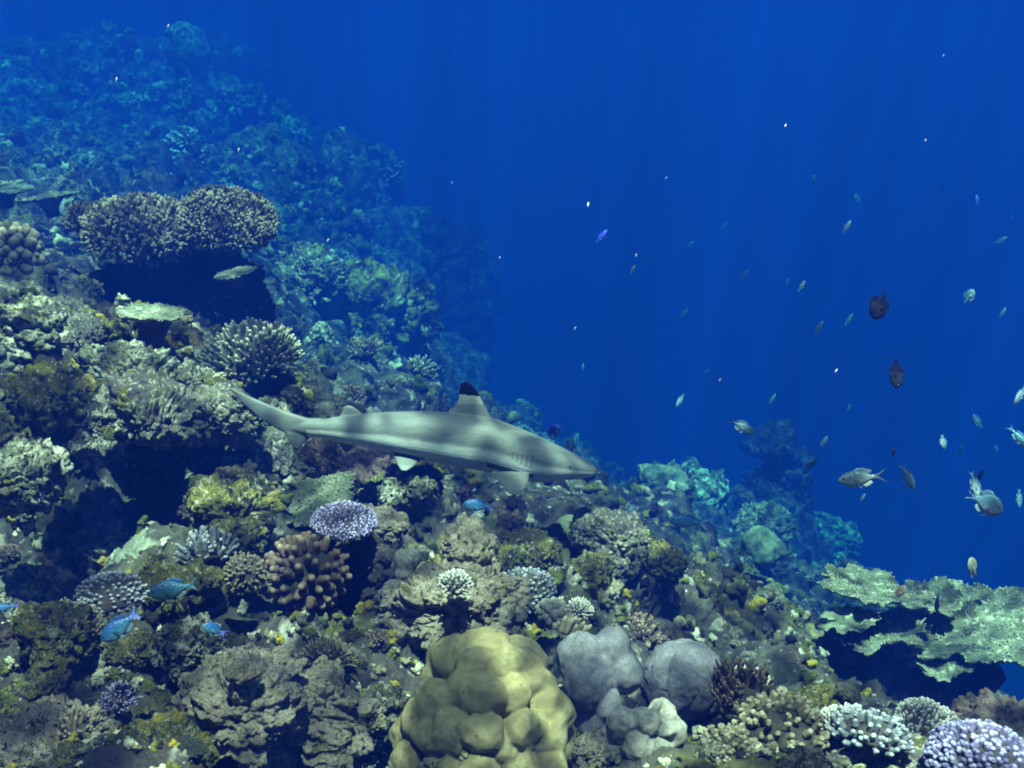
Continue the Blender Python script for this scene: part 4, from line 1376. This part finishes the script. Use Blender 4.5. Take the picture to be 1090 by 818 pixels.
# ------------------------------------------------------------------ fish
def fish_mesh(name, depth, width, fork, dorsal, tail=0.9):
    """Fish of unit length, nose at +x, belly down; body, back fin, belly fins and tail in one mesh."""
    ns, nr = 26, 14
    u = np.linspace(0, 1, ns)
    prof = np.interp(u, [0, 0.04, 0.12, 0.25, 0.4, 0.55, 0.72, 0.86, 1.0], [0.04, 0.3, 0.62, 0.9, 1.0, 0.93, 0.62, 0.3, 0.22])
    xs = 0.5 - 0.78 * u
    a = np.linspace(0, 2 * np.pi, nr, endpoint=False)
    wv = width / 2 * np.interp(u, [0, 0.1, 0.3, 0.6, 1], [0.1, 0.7, 1, 0.75, 0.15])
    v = [np.stack([np.full(nr, xs[i]), wv[i] * np.cos(a), depth / 2 * prof[i] * np.sin(a)], 1) for i in range(ns)]
    v = np.concatenate(v)
    q = [(i * nr + j, i * nr + (j + 1) % nr, (i + 1) * nr + (j + 1) % nr, (i + 1) * nr + j) for i in range(ns - 1) for j in range(nr)]
    vv, ff = [v], [np.array(q)]
    off = len(v)

    def fin(le, te, th=0.006, y=0.0, splay=0.0):
        nonlocal off
        le, te = np.array(le, float), np.array(te, float)
        n, m = 8, 7
        t, c = np.linspace(0, 1, n), np.linspace(0, 1, m)
        tl, tt = np.linspace(0, 1, len(le)), np.linspace(0, 1, len(te))
        A = np.stack([np.interp(t, tl, le[:, 0]), np.interp(t, tl, le[:, 1])], 1)
        B = np.stack([np.interp(t, tt, te[:, 0]), np.interp(t, tt, te[:, 1])], 1)
        p = A[:, None] * (1 - c[None, :, None]) + B[:, None] * c[None, :, None]
        yy = y + splay * t[:, None] + 0 * c[None]
        w = th * (1 - 0.6 * t[:, None]) * (1 - 0.5 * c[None])
        s1 = np.stack([p[..., 0], yy + w, p[..., 1]], -1).reshape(-1, 3)
        s2 = np.stack([p[..., 0], yy - w, p[..., 1]], -1).reshape(-1, 3)
        idx = np.arange(n * m).reshape(n, m)
        g = np.stack([idx[:-1, :-1], idx[:-1, 1:], idx[1:, 1:], idx[1:, :-1]], -1).reshape(-1, 4)
        vv.append(np.concatenate([s1, s2]))
        ff.append(np.concatenate([g, g[:, ::-1] + n * m]) + off)
        e = np.concatenate([idx[0], idx[1:, -1], idx[-1, -2::-1], idx[-2:0:-1, 0]])
        e2 = np.roll(e, -1)
        ff.append(np.stack([e2, e, e + n * m, e2 + n * m], 1) + off)
        off += 2 * n * m
    D = depth / 2
    # tail: two lobes
    fin([(-0.22, 0.16 * D), (-0.34, 0.39 * tail * D), (-0.5, tail * D)], [(-0.27, 0.0), (-0.36 + 0.04 * (1 - fork), 0.04 * D), (-0.40 - 0.09 * (1 - fork), 0.69 * tail * D)])
    fin([(-0.22, -0.16 * D), (-0.34, -0.39 * tail * D), (-0.5, -tail * D)], [(-0.27, 0.0), (-0.36 + 0.04 * (1 - fork), -0.04 * D), (-0.40 - 0.09 * (1 - fork), -0.69 * tail * D)])
    # back fin and belly fin run along the body: span from body line outward
    fin([(0.22, 0.84 * D), (0.12, 0.98 * D + dorsal * 0.8), (-0.02, 0.96 * D + dorsal)], [(-0.17, 0.45 * D), (-0.2, 0.5 * D + dorsal * 0.6), (-0.2, 0.55 * D + dorsal * 0.9)])
    fin([(0.02, -0.92 * D), (-0.04, -0.95 * D - dorsal * 0.7), (-0.1, -0.8 * D - dorsal * 0.9)], [(-0.17, -0.42 * D), (-0.2, -0.5 * D - dorsal * 0.5), (-0.2, -0.55 * D - dorsal * 0.7)])
    for sd in (-1, 1):
        fin([(0.2, -0.05 * D), (0.15, -0.12 * D), (0.06, -0.2 * D)], [(0.19, -0.3 * D), (0.12, -0.45 * D), (0.06, -0.42 * D)], 0.004, sd * width * 0.46, sd * 0.05)
        fin([(0.17, -0.85 * D), (0.12, -1.05 * D), (0.05, -1.2 * D)], [(0.1, -0.85 * D), (0.07, -1.0 * D), (0.03, -1.15 * D)], 0.004, sd * width * 0.18, sd * 0.02)
    return make_mesh(name, np.concatenate(vv), np.concatenate(ff))


def fish_mat(name, back, flank, belly, tail=None, front=None, rough=0.35, spec=0.5):
    m = bpy.data.materials.new(name)
    m.use_nodes = True
    N, L = m.node_tree.nodes, m.node_tree.links
    bs = N["Principled BSDF"]
    bs.inputs["Roughness"].default_value = rough
    bs.inputs["Specular IOR Level"].default_value = spec
    tc = N.new("ShaderNodeTexCoord")
    sp = N.new("ShaderNodeSeparateXYZ")
    L.new(tc.outputs["Object"], sp.inputs[0])
    cr = N.new("ShaderNodeValToRGB")
    mr = N.new("ShaderNodeMapRange")
    mr.inputs[1].default_value = -0.2
    mr.inputs[2].default_value = 0.2
    L.new(sp.outputs[2], mr.inputs[0])
    L.new(mr.outputs[0], cr.inputs[0])
    e = cr.color_ramp.elements
    e.new(0.5)
    for i, (p, c) in enumerate(((0.18, belly), (0.5, flank), (0.82, back))):
        e[i].position = p
        e[i].color = rgba(c)
    c = cr.outputs[0]

    def mix(lo, hi, a, col):
        r = N.new("ShaderNodeMapRange")
        r.inputs[1].default_value = lo
        r.inputs[2].default_value = hi
        L.new(sp.outputs[0], r.inputs[0])
        x = N.new("ShaderNodeMix")
        x.data_type = 'RGBA'
        L.new(r.outputs[0], x.inputs[0])
        L.new(a, x.inputs[6])
        x.inputs[7].default_value = rgba(col)
        return x.outputs[2]
    if tail:
        c = mix(-0.2, -0.3, c, tail)
    if front:
        c = mix(0.0, 0.06, c, front)
    # scale pattern
    vo = N.new("ShaderNodeTexVoronoi")
    vo.inputs["Scale"].default_value = 34
    L.new(tc.outputs["Object"], vo.inputs["Vector"])
    bp = N.new("ShaderNodeBump")
    bp.inputs["Strength"].default_value = 0.25
    bp.inputs["Distance"].default_value = 0.01
    L.new(vo.outputs[0], bp.inputs["Height"])
    L.new(bp.outputs[0], bs.inputs["Normal"])
    L.new(c, bs.inputs["Base Color"])
    return m


FM = {
    'blue': fish_mat('blue_fish', (0.02, 0.08, 0.26), (0.03, 0.14, 0.28), (0.10, 0.20, 0.26), (0.14, 0.2, 0.85)),
    'teal': fish_mat('teal_fish', (0.02, 0.09, 0.20), (0.035, 0.15, 0.21), (0.12, 0.20, 0.19)),
    'bluebright': fish_mat('bright_blue_fish', (0.04, 0.06, 0.75), (0.06, 0.10, 0.85), (0.12, 0.2, 0.85)),
    'dark': fish_mat('dark_fish', (0.003, 0.003, 0.012), (0.004, 0.004, 0.014), (0.005, 0.005, 0.014), None, (0.010, 0.011, 0.022), 0.8, 0.05),
    'black': fish_mat('black_fish', (0.008, 0.008, 0.02), (0.010, 0.010, 0.02), (0.012, 0.012, 0.02), None, None, 0.8, 0.05),
    'silver': fish_mat('silver_fish', (0.07, 0.10, 0.13), (0.13, 0.16, 0.16), (0.26, 0.27, 0.22), (0.05, 0.06, 0.07)),
    'pale': fish_mat('pale_fish', (0.06, 0.12, 0.17), (0.10, 0.16, 0.20), (0.20, 0.24, 0.24)),
    'yellow': fish_mat('yellowish_fish', (0.16, 0.18, 0.09), (0.24, 0.24, 0.13), (0.28, 0.28, 0.18), (0.02, 0.02, 0.02)),
    'orange': fish_mat('orange_fish', (0.20, 0.11, 0.05), (0.28, 0.16, 0.08), (0.3, 0.22, 0.13)),
}
FS = {'chromis': fish_mesh('chromis', 0.38, 0.16, 1.0, 0.035), 'slim': fish_mesh('slim_fish', 0.26, 0.14, 1.0, 0.03), 'deep': fish_mesh('deep_fish', 0.56, 0.16, 0.15, 0.07, 0.42),
      'wrasse': fish_mesh('wrasse', 0.32, 0.16, 0.45, 0.045)}
EYE_M = bpy.data.materials.new('fish_eye')
EYE_M.use_nodes = True
EYE_M.node_tree.nodes["Principled BSDF"].inputs["Base Color"].default_value = (0.01, 0.01, 0.01, 1)
EYE_M.node_tree.nodes["Principled BSDF"].inputs["Roughness"].default_value = 0.2
ev, ef = ico(3)
EYE = make_mesh('fish_eye', ev * (0.024, 0.012, 0.024), ef)


def fish(shape, mat, px, py, length_px, ang, d, toward=0.0, label=None, noun=None, name='reef_fish', roll=0.0, group='fish in the open water'):
    """ang: direction of the nose in the picture, degrees counter-clockwise from the right; toward: how far the nose turns to the camera."""
    d = d * 1.2 if px > 700 else d
    L_ = length_px * K * D(d) / max(0.35, math.cos(math.radians(toward)))
    a = math.radians(ang)
    fx = RT * math.cos(a) + UP * math.sin(a)
    tw = math.radians(toward)
    nose = fx * math.cos(tw) - FW * math.sin(tw)
    upv = UP if abs(math.cos(a)) > 0.25 else (RT if math.sin(a) < 0 else -RT)
    y = unit(np.cross(upv, nose))
    z = np.cross(nose, y)
    y, z = y * math.cos(roll) + z * math.sin(roll), z * math.cos(roll) - y * math.sin(roll)
    me = FS[shape]
    o = link(name, me, FM[mat])
    o.matrix_world = Matrix.Translation(Vector(P(px, py, d))) @ Matrix([[nose[0], y[0], z[0], 0], [nose[1], y[1], z[1], 0], [nose[2], y[2], z[2], 0], [0, 0, 0, 1]]) @ Matrix.Scale(L_, 4)
    if length_px >= 22:
        dep, wd = {'chromis': (0.38, 0.16), 'slim': (0.26, 0.14), 'deep': (0.56, 0.16), 'wrasse': (0.32, 0.16)}[shape]
        for sd in (-1, 1):
            e = link('eye', EYE, EYE_M, o)
            e.location = (0.40, sd * wd * 0.33, dep * 0.09)
    if label:
        tag(o, label, 'fish', group)
    else:
        auto(o, noun, 'fish', group, px, py)
    return o


G1 = 'blue green fish close to the reef'
fish('chromis', 'blue', 510, 539, 35, 172, 3.3, 10, "blue fish with a violet forked tail hovering below the shark's pectoral fin", name='damselfish', group=G1)
fish('chromis', 'blue', 129, 666, 52, 218, 1.9, 5, 'plump blue fish nosing down left in front of the pale grey knobby coral', name='damselfish', group=G1)
fish('chromis', 'teal', 186, 627, 54, 190, 2.1, 10, 'teal blue fish in front of the yellow green rock ledge', name='damselfish', group=G1)
fish('chromis', 'blue', 229, 671, 26, 145, 2.0, 35, 'little blue fish left of the pitted foreground rock', name='damselfish', group=G1)
fish('slim', 'blue', 6, 647, 34, 190, 2.0, 0, 'blue fish leaving at the left edge with only its tail half showing', name='damselfish', group=G1)
fish('chromis', 'teal', 138, 812, 34, 215, 1.75, 0, 'blue fish at the bottom edge below the small violet branching coral', name='damselfish', group=G1)
fish('deep', 'bluebright', 591, 460, 17, 95, 3.7, 40, "bright violet blue fish just above the shark's head", name='damselfish', group=G1)
fish('wrasse', 'silver', 918, 509, 54, 186, 3.1, 5, 'silver grey fish with a pale snout facing left right of the rock tower')
fish('wrasse', 'teal', 733, 556, 44, 172, 3.6, 5, 'green blue fish facing left below the flat pale green coral mound')
fish('wrasse', 'silver', 789, 454, 32, -28, 4.0, 10, 'grey brown fish heading down right above the rock tower')
fish('deep', 'dark', 937, 324, 36, 244, 2.6, 5, 'dark oval damselfish with a brownish head, upper of the two dark ones', name='damselfish')
fish('chromis', 'dark', 954, 396, 36, 268, 2.7, 10, 'dark damselfish pointing straight down under the other dark one', name='damselfish')
fish('deep', 'yellow', 1036, 606, 28, 125, 2.8, 30, 'yellowish oval fish with a black tail above the broad table coral', name='damselfish')
fish('deep', 'pale', 1048, 535, 30, 330, 2.8, 45, 'pale round fish turned to the camera near the right edge', name='damselfish')
fish('slim', 'pale', 1038, 516, 34, 280, 3.0, 20, 'slim pale fish just left of the pale round fish')
fish('chromis', 'pale', 966, 507, 28, 285, 3.0, 35, 'pale fish diving steeply right of the silver grey fish')
fish('slim', 'teal', 1085, 466, 36, 310, 2.7, 10, 'blue green fish cut by the right edge')
fish('deep', 'black', 998, 640, 22, 245, 3.3, 35, 'black fish perched over the gap between the table coral tiers', name='damselfish')
fish('chromis', 'orange', 957, 632, 20, 60, 3.3, 30, 'orange brown fish over the broad table coral', name='damselfish')
fish('slim', 'black', 862, 496, 20, 40, 3.9, 10, 'small dark fish in front of the distant rock tower', name='damselfish')
fish('slim', 'black', 951, 483, 12, 85, 3.2, 20, 'tiny dark fish above the pale diving fish', name='damselfish')
fish('slim', 'bluebright', 640, 252, 19, 48, 3.6, 10, 'small bright light blue fish alone high in the open water', name='damselfish')
fish('slim', 'pale', 724, 426, 18, 240, 4.2, 10, 'small pale fish left of and above the grey brown fish')
fish('chromis', 'teal', 557, 428, 16, 170, 5.5, 10, "faint blue fish behind the shark's back fin", name='damselfish')
fish('slim', 'pale', 1086, 420, 26, 235, 3.0, 10, 'slim pale fish with a bright belly at the right edge')
for (px, py, ln, an, d, mt, sh) in [(1004, 470, 17, 275, 3.8, 'pale', 'chromis'), (1041, 449, 20, 130, 3.9, 'teal', 'chromis'), (1023, 480, 15, 100, 4.4, 'teal', 'slim'), (1085, 530, 22, 265, 3.4, 'teal', 'slim'),
                                    (822, 425, 13, 60, 5.0, 'pale', 'slim'), (904, 433, 12, 245, 5.2, 'yellow', 'slim'), (876, 472, 17, 62, 5.0, 'yellow', 'slim'), (1031, 316, 17, 60, 4.2, 'pale', 'deep'),
                                    (1067, 333, 12, 60, 4.0, 'pale', 'slim'), (901, 242, 16, 60, 4.0, 'pale', 'slim'), (853, 305, 14, 60, 4.0, 'pale', 'slim'), (871, 350, 18, 62, 4.2, 'pale', 'slim'),
                                    (903, 341, 16, 62, 4.8, 'teal', 'slim'), (791, 293, 15, 45, 5.0, 'pale', 'slim'), (729, 333, 13, 50, 5.6, 'pale', 'slim'), (769, 243, 12, 55, 6.0, 'teal', 'slim'),
                                    (733, 262, 14, 40, 6.2, 'teal', 'slim'), (673, 288, 12, 62, 5.2, 'pale', 'slim'), (1041, 214, 13, 110, 5.0, 'bluebright', 'deep'), (1065, 256, 15, 25, 4.6, 'teal', 'slim'),
                                    (866, 193, 12, 90, 5.4, 'teal', 'chromis'), (914, 212, 13, 135, 5.8, 'teal', 'deep'), (1076, 233, 10, 90, 5.2, 'bluebright', 'slim'), (575, 441, 14, 190, 5.5, 'teal', 'chromis'),
                                    (620, 392, 10, 80, 5.6, 'teal', 'slim'), (1003, 200, 12, 120, 6.2, 'black', 'slim'), (838, 300, 8, 70, 4.4, 'pale', 'slim'), (918, 530, 10, 60, 3.6, 'pale', 'slim'),
                                    (1043, 508, 16, 75, 3.4, 'black', 'slim'), (685, 278, 12, 70, 6.2, 'teal', 'slim'), (1060, 480, 12, 100, 5.6, 'teal', 'chromis'), (755, 395, 12, 200, 6.4, 'teal', 'slim')]:
    fish(sh, mt, px, py, ln, an, d, 15, None, {'pale': 'tiny pale fish', 'teal': 'tiny bluish fish', 'yellow': 'tiny yellowish fish', 'bluebright': 'tiny bright blue fish', 'black': 'tiny dark fish'}[mt],
         name='reef_fish', group='small fish scattered in the blue water')

# drifting flecks
fm = bpy.data.materials.new('pale_fleck')
fm.use_nodes = True
fm.node_tree.nodes["Principled BSDF"].inputs["Base Color"].default_value = (0.85, 0.85, 0.82, 1)
fv, ff_ = ico(3)
FL = make_mesh('fleck', fv * np.array([0.35, 0.35, 1.0]) * (1 + 0.25 * fbm(fv * 2, 2, 3))[:, None], ff_)
for px, py in [(709, 190), (836, 134), (349, 256), (124, 85), (254, 160), (677, 272), (626, 218), (179, 28), (481, 195), (1004, 60), (766, 405), (330, 560), (890, 395), (612, 350), (532, 275), (985, 150)]:
    o = link('drifting_fleck', FL, fm)
    d = rng.uniform(1.0, 1.6)
    pose(o, P(px, py, d), (rng.normal(0, 0.3), 0.25 + rng.normal(0, 0.2), 0), rng.uniform(1.6, 2.6) * K * d)
    auto(o, 'pale drifting fleck', 'particle', 'flecks drifting in the water', px, py)

# ------------------------------------------------------------------ scattered rocks and corals: each one a thing of its own
SC = np.random.default_rng(77)
ROCKS = [rock_mesh('reef_rock', 300 + i, (1, SC.uniform(0.75, 1), SC.uniform(0.6, 1.0)), 6, 6 + i % 4) for i in range(12)]
CORALS = [
    ('knobby_coral', 'knobby coral', base_mesh('scatter_knob_base', 0.9, 0.7, 201, 4), dome_branches('scatter_knob', 0.88, 0.66, 110, 0.2, 0.085, 202, zmin=-0.3, upmix=0.2, seg=8, knob=0.06)),
    ('branching_coral', 'stubby coral', base_mesh('scatter_stub_base', 0.85, 0.5, 203, 4), dome_branches('scatter_stub', 0.8, 0.5, 70, 0.36, 0.075, 204, zmin=-0.1, upmix=0.35, seg=7, sub=1, jitter=0.12)),
    ('bushy_coral', 'bushy coral', base_mesh('scatter_bush_base', 0.9, 0.6, 205, 4), dome_branches('scatter_bush', 0.9, 0.6, 160, 0.24, 0.05, 206, zmin=-0.3, upmix=0.3, seg=6, sub=1, jitter=0.1)),
]
PL = [plate_mesh('scatter_plate', 1, 210 + i, nubs=160, nub=0.05, thick=0.08, cup=0.15) for i in range(2)]
PST = stem_mesh('scatter_stem', 0.22, 0.5, 0.5, 212)
MOUND = [lobed_mesh('scatter_mound', [((0, 0, 0), 0.7), ((0.3, 0.1, 0.3), 0.45), ((-0.35, -0.1, 0.2), 0.45), ((0.1, -0.4, 0.1), 0.42), ((0, 0.3, 0.3), 0.4)], 214 + i, lev=5, dents=0.06) for i in range(2)]
busy = [(163, 335, 50), (690, 772, 62), (325, 668, 50), (395, 665, 45), (520, 755, 110), (636, 715, 60), (728, 715, 55), (684, 775, 45), (400, 620, 75), (320, 610, 60), (262, 612, 35), (482, 630, 75), (262, 750, 80), (268, 380, 65), (190, 270, 110), (163, 338, 45), (560, 630, 45),
        (985, 665, 105), (1046, 810, 70), (950, 780, 60), (830, 780, 60), (120, 500, 45), (180, 490, 45), (215, 495, 40), (160, 540, 45), (118, 634, 50), (129, 666, 30), (186, 627, 32)]
cand = []
for tries in range(9000):
    px, py = SC.uniform(-60, 1150), SC.uniform(60, 850)
    cand.append((px, py))
cand = np.array(cand)
cd = hits(cand[:, 0], cand[:, 1])
taken, placed = [], 0
for (px, py), d in zip(cand, cd):
    if not np.isfinite(d) or placed >= 285:
        continue
    if d > (70 if px < 430 else 18):
        continue
    if any((px - a) ** 2 + (py - b) ** 2 < r * r for a, b, r in busy):
        continue
    sz = (11 + 32 * SC.random() ** 1.5) * (1.15 if d < 4 else 1.0)
    if d > 5:
        sz *= 1.15
    if any((px - a) ** 2 + (py - b) ** 2 < (0.62 * (sz + r)) ** 2 for a, b, r in taken):
        continue
    s = min(max(sz * K * d, 0.022), 1.1)
    taken.append((px, py, sz))
    placed += 1
    w = PW(px, py, d)
    w = on_reef(w)[0]
    rz = SC.uniform(0, 6.28)
    tilt = (SC.normal(0, 0.25), SC.normal(0, 0.25), rz)
    pick = SC.random()
    size = 'large' if sz > 24 else ('small' if sz < 16 else 'mid sized')
    if 0.88 <= pick < 0.94 and d > 9:
        pick = 0.5
    if pick < 0.68:
        wts = [0.2, 0.12, 0.58, 0.10] if py > 540 and px < 420 else [0.3, 0.25, 0.25, 0.2] if py > 480 else [0.34, 0.36, 0.12, 0.18]
        mt = SC.choice(['pale', 'grey', 'olive', 'brown'], p=wts)
        o = link('reef_rock', ROCKS[SC.integers(0, 12)], MAT[mt])
        pose(o, w + np.array([0, 0, s * 0.1]), (SC.uniform(-0.5, 0.5), SC.uniform(-0.5, 0.5), rz), s)
        auto(o, size + ' ' + {'pale': 'whitish rock', 'grey': 'grey rock', 'olive': 'mossy rock', 'brown': 'dark rock'}[mt], 'rock', 'loose rocks on the reef slope', px, py)
    elif pick < 0.88:
        name, noun, bme, fme = CORALS[SC.choice(3, p=[0.24, 0.36, 0.40])]
        s = min(s, 0.5)
        mt = SC.choice(['tan_fingers', 'green_fingers', 'blue_fingers', 'white_fingers', 'brown_fingers'], p=[0.28, 0.24, 0.16, 0.14, 0.18])
        o = link(name, bme, MAT['foot'])
        link('branches', fme, MAT[mt], o)
        pose(o, w + np.array([0, 0, s * 0.35]), (tilt[0] + 0.25, tilt[1], rz), s * 0.95)
        auto(o, size + ' ' + {'tan_fingers': 'tan', 'green_fingers': 'greenish', 'blue_fingers': 'blue grey', 'white_fingers': 'whitish', 'brown_fingers': 'brown'}[mt] + ' ' + noun, 'coral', 'small corals on the reef slope', px, py)
    elif pick < 0.94:
        o = link('plate_coral', PL[SC.integers(0, 2)], MAT['plate'])
        link('stem', PST, MAT['brown'], o)
        pose(o, w + np.array([0, 0, s * 0.6]), tilt, s * 1.1)
        auto(o, size + ' plate coral', 'coral', 'small corals on the reef slope', px, py)
    else:
        mt = SC.choice(['green_mound', 'white_knob', 'lilac'], p=[0.5, 0.3, 0.2])
        o = link('mound_coral', MOUND[SC.integers(0, 2)], MAT[mt])
        pose(o, w + np.array([0, 0, s * 0.3]), tilt, s)
        auto(o, size + ' ' + {'green_mound': 'greenish', 'white_knob': 'cream', 'lilac': 'lilac'}[mt] + ' mound coral', 'coral', 'small corals on the reef slope', px, py)


# ------------------------------------------------------------------ coral rubble: what nobody could count
def rubble():
    n = 17000
    px, py = SC.uniform(-160, 1250, n), SC.uniform(20, 900, n)
    d = hits(px, py, 160)
    ok = np.isfinite(d) & (np.nan_to_num(d) < np.where(px < 430, 80, 16))
    ok &= ~((px > 70) & (px < 240) & (py > 465) & (py < 585) & (SC.random(n) < 0.8))
    px, py, d = px[ok], py[ok], d[ok]
    w = RT * ((px - 545) * K * d)[:, None] + UP * ((409 - py) * K * d)[:, None] + FW * d[:, None]
    w = on_reef(w)
    parts = []
    for lev, m0 in ((4, d < 2.7), (3, d >= 2.7)):
        ww, dd = w[m0], d[m0]
        m = len(ww)
        s = np.clip((3.5 + 10 * SC.random(m) ** 1.6) * K * dd, 0.006, 0.7)
        dirs, f = ico(lev)
        tmpl = []
        for i in range(12):
            rg = np.random.default_rng(900 + i)
            lobes = [((0, 0, 0), 0.5)] + [(unit(rg.normal(0, 1, 3)) * rg.uniform(0.35, 0.8), rg.uniform(0.2, 0.42)) for _ in range(9)]
            b = dirs * star(dirs, lobes, 22)[:, None]
            b = b * (1 + 0.16 * fbm(dirs * 3.5, 3, 900 + i))[:, None] + dirs * (0.14 * lump(b * 3.2, 920 + i))[:, None]
            tmpl.append(b * np.array([1, rg.uniform(0.6, 1), rg.uniform(0.5, 1)]))
        which = SC.integers(0, 12, m)
        q = unit(SC.normal(0, 1, (m, 4)))
        a, b, c, e = q.T
        R = np.stack([np.stack([1 - 2 * (c * c + e * e), 2 * (b * c - a * e), 2 * (b * e + a * c)], 1), np.stack([2 * (b * c + a * e), 1 - 2 * (b * b + e * e), 2 * (c * e - a * b)], 1),
                      np.stack([2 * (b * e - a * c), 2 * (c * e + a * b), 1 - 2 * (b * b + c * c)], 1)], 1)
        v = np.einsum('nij,nkj->nki', R, np.stack(tmpl)[which]) * s[:, None, None] + ww[:, None, :] + np.array([0, 0, 1.0]) * (s * SC.uniform(-0.4, 0.8, m))[:, None, None]
        parts.append((v.reshape(-1, 3), (f[None] + (np.arange(m) * len(dirs))[:, None, None]).reshape(-1, 3), np.repeat(np.where((dd > 9) & (SC.random(m) < 0.7), 0.5, 1.0) * SC.uniform(0, 1, m), len(dirs))))  # far pieces draw darker colours, water murk put into their tone
    v, f, t = join_parts(parts)
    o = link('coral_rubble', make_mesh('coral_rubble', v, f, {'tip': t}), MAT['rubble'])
    o['kind'] = 'stuff'
    o['label'] = 'crust of broken coral and algae covered rubble over the slope'


rubble()


# ------------------------------------------------------------------ labels from the neighbourhood
def write_labels():
    order = ['nearest', 'second nearest', 'third nearest', 'fourth nearest', 'fifth nearest', 'sixth nearest', 'seventh nearest', 'eighth nearest', 'ninth nearest']
    groups = {}
    for o, noun, px, py in AUTO:
        ds = [(math.hypot(px - x, py - y), ph, x, y) for ph, x, y in LANDMARKS]
        dist, ph, x, y = min(ds)
        dx, dy = px - x, py - y
        if abs(dx) > 2.2 * abs(dy):
            rel = 'left of' if dx < 0 else 'right of'
        elif abs(dy) > 2.2 * abs(dx):
            rel = 'above' if dy < 0 else 'below'
        else:
            rel = ('up' if dy < 0 else 'down') + (' left' if dx < 0 else ' right') + ' from'
        groups.setdefault((noun, rel, ph), []).append((dist, o))
    for (noun, rel, ph), lst in groups.items():
        lst.sort(key=lambda z: z[0])
        for i, (dist, o) in enumerate(lst):
            if len(lst) == 1:
                o['label'] = '%s %s %s' % (noun, rel, ph)
            else:
                o['label'] = '%s %s %s, %s of %d' % (noun, rel, ph, order[min(i, 8)], len(lst))


LANDMARKS += [('the upper dark damselfish', 937, 324), ('the silver grey fish', 918, 509), ('the pale round fish', 1048, 535), ('the bright light blue fish', 640, 252), ('the yellowish black tailed fish', 1036, 606),
              ('the grey brown fish', 789, 454), ('the far dark outcrop', 470, 250)]
write_labels()
